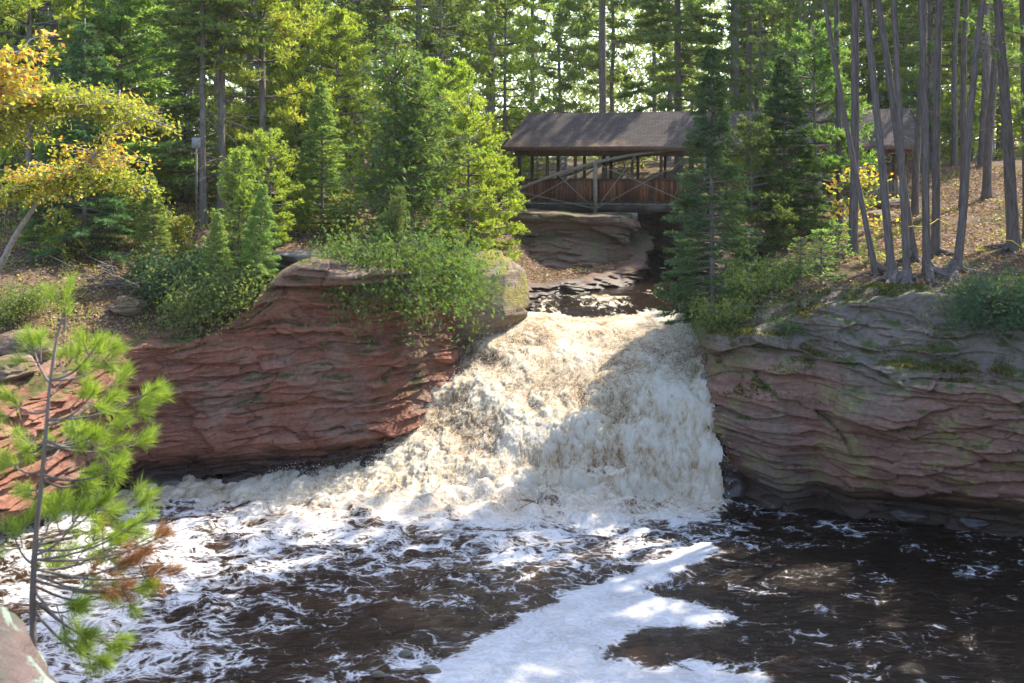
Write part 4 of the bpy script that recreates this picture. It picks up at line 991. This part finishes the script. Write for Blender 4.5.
# young conifers that fill the gaps of both banks
MT = [(150, 45, 'pine_sunlit', .75, "young sunlit pine between the dark spruces, far left"), (185, 39, 'fir_light', .9, "young pale fir left of the tall spruce pair"), (285, 43, 'fir_light', 1.1, "pale fir in the gap behind the two sunlit pines"),
      (338, 38, 'pine_small', 1.15, "young golden pine left of and behind the cedar"), (375, 47, 'pine_sunlit', .85, "sunlit pine far behind the cedar's top"), (505, 49, 'pine_sunlit', .8, "sunlit pine left of the bridge roof, on the path"), (95, 47, 'fir_light', 1.3, "large pale fir in the far left woods"),
      (12, 40, 'fir', 1.1, "dark fir at the left edge above the fallen log"), (296, 39, 'pine_small', 1.3, "young golden pine under the sunlit pine"), (270, 31.5, 'pine_small', .6, "small golden pine just behind the slabs"), (440, 41, 'pine_low', .7, "soft green pine between cedar and bridge")]
for px, Y, kd, sc, lb in MT:
    put_px({'fir': 'fir_tree', 'pine': 'pine_tree'}[kd.split('_')[0]], T[kd], px, Y, lb, group="young conifers behind the left bank", scale=sc, rz=px * .7)
MR = [(800, 48, 'pine_low', .85, "green pine behind the right end of the bridge roof"), (870, 52, 'pine_low', 1.1, "green pine beyond the shelter end, behind the cluster"), (930, 50, 'pine_low', 1.05, "green pine behind the straight grey pines"), (1000, 49, 'pine_low', 1.1, "green pine on top of the right hill"),
      (760, 53, 'pine_low', .95, "green pine above the bridge roof right of the fir"), (905, 58, 'pine_sunlit', 1.1, "sunlit pine in the gap right of the shelter"), (972, 60, 'pine_sunlit', 1.1, "sunlit pine in the gap beyond the hill crest")]
for px, Y, kd, sc, lb in MR:
    put_px('pine_tree', T[kd], px, Y, lb, group="green pines behind the right bank", scale=sc, rz=px * .7)

# autumn tree with a leaning pale stem at the far left
p0 = at(-6, 272, 26.0); pts = [at(-8, 285, 26.0), at(12, 240, 25.6), at(36, 205, 25.2), at(48, 182, 25.0), at(78, 172, 24.6), at(110, 140, 24.2), at(120, 90, 24.0)]
tp = chaikin([tuple(p) for p in pts], 2, False) - np.array(pts[0])
tpl = make_leafy('autumn_tree', 61, 5, 2.2, M['pale_bark'], M['maple'], tp, .075, 52, 20, .125, .08, .42, .8, .25)
put('maple_tree', tpl, pts[0], "young maple with leaning pale stem and yellow orange leaves at the far left")
pts = [at(-60, 200, 22.0), at(-30, 120, 21.8), at(0, 70, 21.5), at(30, 40, 21.3)]
X0 = pts[0]
tp = chaikin([(X0.x - .3, X0.y, gz(X0.x - .3, X0.y))] + [tuple(p) for p in pts], 2, False); b0 = tp[0].copy(); tp = tp - b0
tpl = make_leafy('autumn_tree', 62, 5, 1.5, M['pale_bark'], M['maple'], tp, .06, 44, 20, .14, .09, .6, .7, .2)
put('maple_tree', tpl, tuple(b0), "maple with bright yellow leaves reaching in from the left edge near the top")
pts = [at(-40, 215, 24.0), at(-10, 130, 23.8), at(30, 95, 23.5), at(90, 105, 23.2), at(150, 120, 23.0)]
X0 = pts[0]; tp = chaikin([(X0.x - .3, X0.y, gz(X0.x - .3, X0.y))] + [tuple(p) for p in pts], 2, False); b0 = tp[0].copy(); tp = tp - b0
tpl = make_leafy('green_leaf_tree', 63, 5, 1.5, M['pale_bark'], M['leaf_green'], tp, .06, 230, 20, .12, .06, .36, 1.0, .25)
put('leafy_tree', tpl, tuple(b0), "leafy tree with bright green boughs above the orange leaves at the left edge")

pts = [at(-70, 230, 25.0), at(-20, 205, 24.8), at(50, 180, 24.6), at(105, 178, 24.4), at(150, 190, 24.2)]
X0 = pts[0]; tp = chaikin([(X0.x - .2, X0.y, gz(X0.x - .2, X0.y))] + [tuple(p) for p in pts], 2, False); b0 = tp[0].copy(); tp = tp - b0
tpl = make_leafy('green_leaf_tree', 64, 5, 1.1, M['dark_bark'], M['leaf_green'], tp, .05, 110, 18, .11, .06, .4, .9, .2)
put('leafy_tree', tpl, tuple(b0), "leafy tree with low green boughs under the orange leaves at the left edge")
# --- the woods behind, each tree a thing
rng = np.random.RandomState(77)
far = []
for row, (y0, y1, n) in enumerate([(50, 58, 15), (58, 70, 18), (70, 86, 20), (86, 104, 20)]):
    for i in range(n):
        half = 0.60 * (y0 + y1) / 2
        X = -half + 2 * half * (i + rng.uniform(.1, .9)) / n; Y = rng.uniform(y0, y1)
        if sdist(np.array([X]), np.array([Y]))[0][0] < 1.2: continue
        if row == 0 and -1 < X < 16: Y += 4
        if row == 0 and 15 < X < 31: Y += 12
        far.append((X, Y, row, ['far_a', 'far_b', 'far_c', 'far_d'][rng.choice(4, p=[.34, .30, .20, .16])], rng.uniform(.85, 1.2), rng.uniform(0, 6.28)))
zones = [(-400, 130, "at the left edge"), (130, 330, "behind the sunlit boughs"), (330, 510, "behind the cedar"), (510, 720, "above the bridge roof"), (720, 870, "right of the narrow fir"), (870, 1500, "behind the pine cluster")]
depth = ["nearest row", "second row", "third row", "last row"]
look = {'far_a': "tall full pine", 'far_b': "tall bare-trunked pine", 'far_c': "lower bushy pine", 'far_d': "pointed spruce"}
cnt = {}
for X, Y, row, kd, sc, rz in sorted(far):
    px = 512 + X / Y * FPX
    zn = [z[2] for z in zones if z[0] <= px < z[1]]
    zn = zn[0] if zn else "beyond the right edge"
    key = (row, kd, zn); cnt[key] = cnt.get(key, 0) + 1
    od = ["first", "second", "third", "fourth", "fifth", "sixth", "seventh"][min(cnt[key] - 1, 6)]
    put('pine_tree' if kd != 'far_d' else 'spruce_tree', T[kd], (X, Y, gz(X, Y) - .1), f"{od} {look[kd]} from left, {depth[row]} of the woods {zn}", "tree", "trees of the woods behind", sc, rz)
sh = []
for i in range(30):
    Y = rng.uniform(46, 62); X = rng.uniform(-.56, .56) * Y
    if sdist(np.array([X]), np.array([Y]))[0][0] < 1.5: continue
    sh.append((X, Y))
# the far wood that reads as one mass
rg = np.random.RandomState(99); n = 13000
C = np.stack([rg.uniform(-95, 95, n), rg.uniform(106, 128, n), 6 + 27 * rg.beta(1.1, 1.3, n)], -1)
k = fbm(C[:, 0] * .12, C[:, 2] * .09, 3, 3) > -9; C = C[k]; m = 12
P = np.repeat(C, m, 0) + rg.normal(0, .8, (len(C) * m, 3)); D = nrm(rg.normal(size=P.shape) + .3 * UPV)
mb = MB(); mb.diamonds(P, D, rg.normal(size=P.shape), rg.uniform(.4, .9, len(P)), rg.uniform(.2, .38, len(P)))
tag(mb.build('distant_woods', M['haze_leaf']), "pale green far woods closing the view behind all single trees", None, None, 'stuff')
wd = ["first", "second", "third", "fourth", "fifth", "sixth", "seventh", "eighth", "ninth", "tenth", "eleventh", "twelfth", "thirteenth", "fourteenth", "fifteenth", "sixteenth", "seventeenth", "eighteenth", "nineteenth", "twentieth", "twenty-first", "twenty-second", "twenty-third", "twenty-fourth", "twenty-fifth", "twenty-sixth", "twenty-seventh", "twenty-eighth", "twenty-ninth", "thirtieth"]
for px, Y in [(20, 40), (55, 37), (100, 40), (130, 44), (175, 46), (235, 43), (275, 47), (310, 45), (150, 37.5), (345, 49), (65, 47), (395, 44)]:
    sh.append(((px - 512) / FPX * Y, Y))
nl = nr = 0
for X, Y in sorted(sh):
    px = 512 + X / Y * FPX
    if px < 600: nl += 1; lb = f"{wd[min(nl, 30) - 1]} yellow green shrub from left, undergrowth left of the river"
    else: nr += 1; lb = f"{wd[min(nr, 30) - 1]} yellow green shrub from left, undergrowth right of the river"
    put('shrub', T['shrub'], (X, Y, gz(X, Y)), lb, "shrub", "undergrowth of the woods behind", rng.uniform(.8, 1.3), rng.uniform(0, 6))
# ------------------------------------------------------------------ covered bridge
def m_boards(name, c1, c2, c3, scale=6, spec=0.15):
    t = NT(name); geo = t.n("ShaderNodeNewGeometry"); r = geo.outputs["Random Per Island"]
    n = t.noise(t.coord((1, 1, 0.25)), scale * 3, 5, 0.65); n2 = t.noise(t.coord((1, 1, 1)), 0.9, 4, 0.6)
    col = t.ramp(r, [(0, c1), (.5, c2), (1, c3)])
    col = t.mix(t.step(n, .35, .7), t.mix(0.5, col, (0.02, 0.015, 0.012)), col)
    col = t.mix(t.math('MULTIPLY', t.step(n2, .5, .7), .4), col, (0.16, 0.13, 0.11))
    return t.done(t.bsdf(col, 0.85, t.bump(n, .4, .01), spec))
M['boards'] = m_boards("stained_boards", (0.10, 0.036, 0.020), (0.20, 0.075, 0.036), (0.30, 0.13, 0.065))
M['timber'] = m_boards("brown_timber", (0.10, 0.055, 0.035), (0.14, 0.075, 0.045), (0.18, 0.095, 0.055))
M['dark_timber'] = m_boards("dark_timber", (0.045, 0.03, 0.024), (0.06, 0.04, 0.03), (0.075, 0.05, 0.036))
M['grey_wood'] = m_boards("weathered_wood", (0.22, 0.19, 0.16), (0.30, 0.26, 0.22), (0.36, 0.31, 0.26))
M['iron'] = m_plain("painted_iron", (0.17, 0.145, 0.11), (0.26, 0.22, 0.17), 8, .6, .4)
def mk_roof():
    t = NT("shingles"); tc = t.coord((1, 1, 1))
    br = t.n("ShaderNodeTexBrick"); mp = t.n("ShaderNodeMapping"); t.l(tc, mp.inputs[0]); mp.inputs["Rotation"].default_value = (math.radians(90 - 33), 0, 0)
    br.inputs["Scale"].default_value = 1; br.inputs["Brick Width"].default_value = .3; br.inputs["Row Height"].default_value = .16; br.inputs["Mortar Size"].default_value = .012
    br.inputs["Color1"].default_value = (.06, .046, .041, 1); br.inputs["Color2"].default_value = (.09, .07, .062, 1); br.inputs["Mortar"].default_value = (.035, .03, .03, 1)
    mp2 = t.n("ShaderNodeCombineXYZ"); x = t.xyz(); t.l(x[0], mp2.inputs[0]); t.l(t.math('MULTIPLY', x[2], 1.85), mp2.inputs[1]); t.l(mp2.outputs[0], br.inputs["Vector"])
    n = t.noise(tc, .8, 5, .65); n2 = t.noise(tc, 16, 4, .7)
    needles = t.math('MULTIPLY', t.step(t.math('MULTIPLY_ADD', x[2], -.30, t.math('MULTIPLY_ADD', x[0], -.025, t.math('ADD', n, 2.98))), .48, .72), .8)  # needles mask: sunlit brown of the lower left slope, put into the colour
    needles = t.math('MULTIPLY', needles, t.step(n2, .3, .55))
    col = t.mix(needles, br.outputs["Color"], (0.25, 0.15, 0.085))
    return t.done(t.bsdf(col, .9, t.bump(t.math('ADD', n2, br.outputs["Fac"]), .4, .02), .2))
M['roof'] = mk_roof()

BL, BW = 16.7, 3.0
br = empty('covered_bridge', (0.23, 45.0, 0.0), (0, 0, math.radians(-12)))
tag(br, "brown roofed wooden footbridge with an iron arch truss crossing above the waterfall", "bridge")
mb = MB()                                                          # roof: two slopes with thickness, ends raked inwards
EZ, RZ, ov = 9.22, 10.86, 0.62
u0, u1, e0 = -0.55, BL + .55, 0.95
for s_ in (0, 1):
    ve = -ov if s_ == 0 else BW + ov
    nu = 40
    uu = np.linspace(0, 1, nu)
    top = []
    for f in np.linspace(0, 1, 12):
        a = u0 + e0 * f; b = u1 - .25 * f; z = EZ + (RZ - EZ) * f; v = ve + (BW / 2 - ve) * f
        top += [(a + (b - a) * q, v, z + .012 * math.sin(q * 9 + f * 4) - .03 * math.sin(q * 3.14) * f) for q in uu]
    V = np.array(top); F = grid_faces(nu, 12); mb.quads(V, F if s_ == 0 else F[:, ::-1])
    V2 = V.copy(); V2[:, 2] -= .09; mb.quads(V2, F[:, ::-1] if s_ == 0 else F)
mb.build('roof', M['roof'], br)
mb = MB()
mb.box(u0 + .02, u1 - .02, -ov - .035, -ov + .012, EZ - .19, EZ + .012); mb.build('fascia', M['timber'], br)
mb = MB(); mb.box(u0 + .02, u1 - .02, BW + ov - .012, BW + ov + .035, EZ - .19, EZ + .012); mb.build('fascia', M['timber'], br)
for uA, uB in ((u0 - .03, u0 + e0 - .05), (u1 + .03, u1 - .22)):
    for ve in (-ov, BW + ov):
        mb = MB(); mb.beam((uA, ve, EZ - .07), (uB, BW / 2, RZ - .07), .05, .2); mb.build('bargeboard', M['dark_timber'], br)
mb = MB(); mb.box(u0 + .3, u1 - .3, -ov + .05, BW + ov - .05, EZ - .12, EZ - .09)
mb.build('soffit', M['dark_timber'], br)
for v in (0.0, BW):
    mb = MB(); mb.box(-.1, BL + .1, v - .08, v + .08, EZ - .36, EZ - .13); mb.build('top_plate', M['timber'], br)
npost = 14
for v in (0.0, BW):
    for i in range(npost):
        u = .12 + (BL - .24) * i / (npost - 1)
        mb = MB(); mb.box(u - .065, u + .065, v - .065, v + .065, 6.8, EZ - .363); mb.build('post', M['timber'] if (i % 3) else M['dark_timber'], br)
for i in range(npost):
    u = .12 + (BL - .24) * i / (npost - 1)
    mb = MB(); mb.box(u - .05, u + .05, .085, BW - .085, EZ - .34, EZ - .18); mb.build('tie_beam', M['dark_timber'], br)
rg = np.random.RandomState(4)
for v, s_ in ((-.075, -1), (BW + .075, 1)):
    mb = MB(); u = .2
    while u < BL - .2:
        w = rg.uniform(.10, .16); mb.box(u, u + w - .012, v - .014 + .003 * rg.rand(), v + .014, 6.83 + rg.uniform(-.02, .02), 7.74); u += w
    rl = mb.build('railing', M['boards'], br)
    mb = MB(); mb.box(0, BL, v - .05, v + .05, 7.743, 7.80); mb.build('handrail', M['timber'], rl)
mb = MB(); u = 0
while u < BL: mb.box(u, u + .18, -.05, BW + .05, 6.66, 6.72); u += .195
mb.build('deck', M['grey_wood'], br)
for v in (-.22, .9, 2.1, BW + .22):
    mb = MB(); mb.box(-.3, BL + .3, v - .09, v + .09, 6.36, 6.655); mb.build('girder', M['dark_timber'], br)
arch = lambda u: 9.12 - 1.85 * ((u - 8.35) / 8.35) ** 2
for v in (-.38, BW + .38):
    uu = np.linspace(0.0, BL, 40)
    mb = MB(); mb.tube(np.stack([uu, uu * 0 + v, arch(uu)], -1), uu * 0 + .075, 8); mb.build('arch_tube', M['iron'], br, True)
    for u in (3.6, 8.35, 13.1):
        mb = MB(); mb.box(u - .085, u + .085, v - .07, v + .07, 6.22, arch(u) - .05); mb.build('hanger', M['iron'], br)
        if v < 0:
            mb = MB(); mb.box(u - .1, u + 1.85, v - .13, v + .13, 6.02, 6.33); mb.build('outrigger', M['grey_wood'], br)
    for a, b in ((0.05, 3.55), (3.65, 8.3), (8.4, 13.05), (13.15, BL - .05)):
        for za, zb in ((max(arch(a) - .05, 6.5), 6.5), (6.5, max(arch(b) - .05, 6.5))):
            mb = MB(); mb.tube(np.array([(a, v - .02, za), ((a + b) / 2, v - .02, (za + zb) / 2), (b, v - .02, zb)]), np.full(3, .02), 6); mb.build('tie_rod', M['iron'], br, True)
    for a, b in ((1.9, 3.55), (3.65, 5.4)):
        mb = MB(); mb.tube(np.array([(a, v - .03, arch(a) if a < 3 else 6.5), (b, v - .03, 6.5 if a < 3 else arch(b))]), np.full(2, .02), 6); mb.build('tie_rod', M['iron'], br, True)

# porch railing at the right end
mb = MB()
pr = empty('porch_railing', (0, 0, 0)); tag(pr, "short picket railing on the path at the right end of the bridge", "railing")
A = at(868, 212, 39.0); B = at(898, 214, 38.4); A.z = gz(A.x, A.y); B.z = gz(B.x, B.y)
mb = MB()
for i in range(11):
    q = A.lerp(B, i / 10); mb.box(q.x - .05, q.x + .05, q.y - .012, q.y + .012, q.z + .08, q.z + .92)
mb.build('picket', M['grey_wood'], pr)
for zz_ in (.95, .3):
    mb = MB(); mb.beam(A + Vector((0, .05, zz_)), B + Vector((0, .05, zz_)), .06, .07); mb.build('rail', M['timber'], pr)
for q in (A, B):
    mb = MB(); mb.box(q.x - .06, q.x + .06, q.y + .08, q.y + .2, q.z - .2, q.z + 1.1); mb.build('post', M['timber'], pr)

# rail fence behind the left end of the bridge
fn = empty('rail_fence', (0, 0, 0)); tag(fn, "grey horizontal rail fence on the path behind the left end of the bridge", "fence")
A = at(478, 178, 51.0); B = at(566, 178, 53.5)
A.z, B.z = 7.55, 7.75
for k in range(4):
    mb = MB(); mb.beam(A + Vector((0, 0, .25 + .28 * k)), B + Vector((0, 0, .25 + .28 * k)), .05, .13); mb.build('rail', M['grey_wood'], fn)
for i in range(4):
    q = A.lerp(B, i / 3); mb = MB(); mb.box(q.x - .07, q.x + .07, q.y + .04, q.y + .18, q.z - 1.2, q.z + 1.3); mb.build('post', M['grey_wood'], fn)

# fallen log on the left slope
a, b = at(-30, 178, 37), at(76, 186, 36.0)
s = np.linspace(0, 1, 10); P = np.array(a)[None] * (1 - s)[:, None] + np.array(b)[None] * s[:, None]
P[:, 2] = np.array([gz(q[0], q[1]) + .22 for q in P]) 
mb = MB(); mb.tube(P, .24 - .07 * s, 10, True, .15, 4); tag(mb.build('fallen_log', M['dark_bark'], None, True), "dark fallen log lying on the leafy slope at the far left", "log")
# dead stick rack on the left slope
rg = np.random.RandomState(9)
p = at(128, 290, 28.5); mb = MB()
for i in range(46):
    a = rg.uniform(0, 6.28); L = rg.uniform(.5, 1.6); q = np.array((p.x + rg.normal(0, .55), p.y + rg.normal(0, .45), 0.0)); q[2] = gz(q[0], q[1]) + rg.uniform(.0, .35)
    d = nrm(np.array((math.cos(a), math.sin(a) * .6, rg.uniform(-.1, .8)))); s = np.linspace(0, 1, 5)
    mb.tube(q + np.outer(s * L, d) + np.stack([.08 * noise3(s * 3, i), .08 * noise3(s * 3, i + .5), -.1 * s ** 2], -1), .022 * (1 - .8 * s) + .003, 4, False)
tag(mb.build('dead_branches', M['dark_bark'], None, True), "tangle of dead brown branches on the left slope above the cliff", "branches")

# small pale sign nailed up in the left woods
sg = empty('sign', at(196, 143, 33.2)); tag(sg, "small pale blank sign board on a dark post between the tall spruces", "sign")
mb = MB(); mb.box(-.14, .14, -.015, .015, -.18, .18); mb.build('board', m_plain('white_paint', (.24, .24, .23), (.3, .3, .29)), sg)
mb = MB(); zb = gz(sg.location.x, sg.location.y + .07) - sg.location.z; mb.box(-.03, .03, .02, .07, zb - .2, .1); mb.build('post', M['dark_bark'], sg)

# roots of the pine cluster: children of their own pines
bpy.context.view_layer.update()
rg = np.random.RandomState(31)
for i, o in enumerate(pine_roots[:8]):
    inv = Matrix.LocRotScale(o.location, o.rotation_quaternion, o.scale).inverted()
    for j in range(6 if i in (1, 2, 4, 6) else 3):
        a = rg.uniform(-2.9, -.2) if rg.rand() < .75 else rg.uniform(0, 6.28); L = rg.uniform(.7, 1.7); s = np.linspace(0, 1, 12)
        x = o.location.x + math.cos(a) * s * L + .12 * noise3(s * 3, i + j * 1.3); y = o.location.y + math.sin(a) * s * L * .8 + .12 * noise3(s * 3, i + j * 2.3 + 7)
        z = ground_z(x, y) + .05 - .13 * s ** 2 + .22 * np.exp(-s / .12) + .04 * noise3(s * 5, j + i * 3.1)
        P = np.array([inv @ Vector(q) for q in np.stack([x, y, z], -1)])
        mb = MB(); mb.tube(P, .085 * (1 - .72 * s), 7, True, .15, j); mb.build('root', M['pine_bark'], o, True)

# yellow rope strung between the pines
hooks = [at(866, 224, 27.4), at(913, 226, 26.9), at(938, 219, 27.6), at(966, 224, 25.9), at(1013, 241, 27.4), at(1034, 247, 27.0)]
P = []
for a, b in zip(hooks[:-1], hooks[1:]):
    for q in np.linspace(0, 1, 12)[:-1]:
        v = a.lerp(b, q); P.append((v.x, v.y, v.z - .10 * math.sin(q * math.pi)))
P.append(tuple(hooks[-1]))
M['rope'] = m_plain("yellow_rope", (0.45, 0.36, 0.05), (0.55, 0.45, 0.10), 20, .8)
mb = MB(); mb.tube(np.array(P), np.full(len(P), .012), 5); tag(mb.build('rope', M['rope'], None, True), "thin yellow rope strung from pine to pine above the right cliff", "rope")

# moss and small plants on the ledges, fallen leaves on the ground
def scatter(n, xr, yr, test, seed):
    rg = np.random.RandomState(seed); x = rg.uniform(*xr, n); y = rg.uniform(*yr, n); d, _ = sdist(x, y); k = test(x, y, d); return x[k], y[k], rg
from mathutils.bvhtree import BVHTree
def drop_on(objs, x, y, top=9.0):
    """height and normal of the topmost surface under every point"""
    z = np.full(len(x), -99.0); n = np.zeros((len(x), 3)); n[:, 2] = 1
    for o in objs:
        t = BVHTree.FromPolygons([v.co for v in o.data.vertices], [p.vertices for p in o.data.polygons])
        for i in range(len(x)):
            h = t.ray_cast(Vector((x[i], y[i], top)), Vector((0, 0, -1)))
            if h[0] is not None and h[0].z > z[i]: z[i] = h[0].z; n[i] = h[1]
    return z, n
rc = [o for o in bpy.data.objects if o.name == 'cliff.001'][0]
x, y, rg = scatter(150000, (5.0, 15), (21, 28.5), lambda x, y, d: (d > -1.3) & (d < 1.7) & (fbm(x * .9, y * .9, 3, 4) + .30 * smooth(8.8, 6, x) > .0), 61)
z, nn = drop_on([rc], x, y); k = (z > 2.6) & (np.abs(nn[:, 2]) > .3); x, y, z = x[k], y[k], z[k]
D = nrm(np.stack([rg.normal(0, .6, len(x)), rg.normal(-.2, .6, len(x)), np.abs(rg.normal(.5, .4, len(x)))], -1))
hh = np.where(fbm(x * 2, y * 2, 9, 2) > .25, 2.0, 1.0)
mb = MB(); mb.diamonds(np.stack([x, y, z - .01], -1), D, rg.normal(size=D.shape), rg.uniform(.03, .08, len(x)) * hh, rg.uniform(.012, .03, len(x)) * hh)
tag(mb.build('moss', M['moss'], None), "yellow green moss and little plants on the ledges of the right cliff", None, None, 'stuff')
x, y, rg = scatter(60000, (-19, 21), (24, 46), lambda x, y, d: (d > .6) & (fbm(x * .45, y * .45, 18, 4) + .16 * (x < 0) - .15 * (x > 7) > .12), 63)
D = nrm(np.stack([rg.normal(0, .6, len(x)), rg.normal(0, .6, len(x)), np.abs(rg.normal(.6, .4, len(x)))], -1))
mb = MB(); mb.diamonds(np.stack([x, y, ground_z(x, y)], -1), D, rg.normal(size=D.shape), rg.uniform(.08, .26, len(x)), rg.uniform(.015, .04, len(x)))
tag(mb.build('ground_cover', M['leaf_green'], None), "patches of low green plants on the forest floor of both banks", None, None, 'stuff')
x, y, rg = scatter(2600, (-19, 21), (24, 44), lambda x, y, d: (d > .6), 64)
mb = MB(); g0 = ground_z(x, y)
for i in range(len(x)):
    a = rg.uniform(0, 6.28); L = rg.uniform(.2, 1.0); s = np.linspace(0, 1, 4)
    q = np.stack([x[i] + math.cos(a) * s * L, y[i] + math.sin(a) * s * L, g0[i] + .03 + .12 * L * rg.rand() * s + .02 * noise3(s * 3, i)], -1)
    mb.tube(q, .012 * (1 - .6 * s), 3, False)
tag(mb.build('twigs', M['far_bark'], None), "dead twigs and sticks lying about the forest floor", None, None, 'stuff')
x, y, rg = scatter(90000, (-19, 21), (22, 46), lambda x, y, d: (d > .15) & (fbm(x * .5, y * .5, 8, 3) > -.35), 62)
D = nrm(np.stack([rg.normal(size=len(x)), rg.normal(size=len(x)), rg.normal(0, .35, len(x))], -1)); N = nrm(rg.normal(0, .4, D.shape) + UPV)
mb = MB(); mb.diamonds(np.stack([x, y, ground_z(x, y) + .03 + .03 * rg.rand(len(x))], -1), D, N, rg.uniform(.06, .13, len(x)), rg.uniform(.04, .085, len(x)), .2)
tag(mb.build('leaf_litter', M['litter'], None), "tan and brown fallen leaves strewn over both banks", None, None, 'stuff')

# ------------------------------------------------------------------ white pine sapling in the foreground
YS = 3.7
sap = empty('pine_sapling', at(34, 640, YS)); tag(sap, "young white pine with bright needle tufts close to the camera at lower left", "tree")
bx = sap.location
def loc(px, py, dy=0.0): return np.array(at(px, py, YS + dy) - bx)
rg = np.random.RandomState(12)
stem = chaikin([loc(34, 660), loc(32, 600), loc(36, 530), loc(42, 480), loc(46, 430), loc(50, 380), loc(58, 330), loc(66, 306)], 2, False)
mb = MB(); mb.tube(stem, np.linspace(.0125, .004, len(stem)), 8, True, .2, 3)
tips = []     # shoot: start px, end px, depth offset
SH = [((64, 330), (66, 300), 0), ((52, 385), (30, 340), .1), ((52, 380), (100, 345), -.1), ((52, 380), (120, 355), .12), ((50, 395), (75, 350), .15), ((48, 410), (8, 400), -.1), ((48, 420), (95, 395), -.15), ((48, 420), (158, 392), 0), ((48, 425), (125, 380), .2),
      ((46, 440), (20, 450), .12), ((46, 440), (100, 440), -.1), ((46, 445), (148, 445), .1), ((45, 460), (70, 430), .22), ((45, 470), (5, 460), 0), ((44, 480), (90, 480), .15), ((44, 475), (120, 470), -.1), ((46, 450), (165, 400), .1),
      ((36, 540), (110, 500), .0), ((36, 545), (150, 500), .1), ((36, 555), (85, 510), -.12), ((36, 560), (150, 520), -.05), ((34, 570), (120, 545), .1), ((34, 580), (150, 590), 0), ((34, 585), (110, 600), .12), ((34, 590), (90, 640), -.1), ((34, 600), (120, 650), .1), ((34, 590), (60, 560), .2), ((33, 600), (80, 610), .0),
      ((35, 550), (55, 505), .15), ((35, 565), (10, 530), .1), ((44, 480), (28, 500), .15), ((33, 610), (105, 668), -.05), ((36, 550), (130, 530), .2)]
dead = [((40, 560), (165, 540), .05), ((40, 575), (140, 560), .1), ((40, 570), (175, 575), 0), ((38, 575), (128, 590), -.06)]
def needles(cb, P, D, n, L=.064, w=.0020):
    P = np.repeat(P, n, 0); D = np.repeat(D, n, 0)
    d = nrm(D * .8 + rg.normal(0, .42, P.shape) + UPV * .15)
    cb.diamonds(P + rg.normal(0, .004, P.shape), d, rg.normal(size=P.shape), L * rg.uniform(.7, 1.15, len(P)), w)
cb = MB(); db = MB()
for lst, tgt in ((SH, cb), (dead, db)):
    for a, b, dy in lst:
        p, q = loc(*a), loc(*b, dy); s = np.linspace(0, 1, 9); B = p + np.outer(s, q - p) + UPV * (-.03 * np.sin(s * 3.1))[:, None] + UPV * (.02 * s ** 3)[:, None]
        mb.tube(B, .006 - .004 * s, 5, False)
        L = np.linalg.norm(q - p); shoots = [(B, 1.0)]
        for t_ in ((.5, .75) if L > .16 else (.65,)):
            for sg_ in (-1, 1):
                st = p + (q - p) * t_; dd = nrm(nrm(q - p) + sg_ * .7 * nrm(np.cross(q - p, (0, 1, 0))) * rg.uniform(.3, 1) + rg.normal(0, .35, 3)); l2 = rg.uniform(.05, .11)
                B2 = st + np.outer(s, dd) * l2; mb.tube(B2, .003 - .0015 * s, 4, False); shoots.append((B2, .7))
        for BB, kk in shoots:
            ll = np.linalg.norm(BB[-1] - BB[0]); s0 = max(0, 1 - .05 / ll)
            ss = np.linspace(s0, 1, 12); C = np.stack([np.interp(ss, s, BB[:, c]) for c in range(3)], -1)
            needles(tgt, C, np.repeat(nrm(BB[-1] - BB[-3])[None], 12, 0), int(9 * kk + 3))
mb.build('trunk', M['dark_bark'], sap, True); cb.build('needles', M['sapling'], sap); db.build('dead_needles', M['dead_needle'], sap)
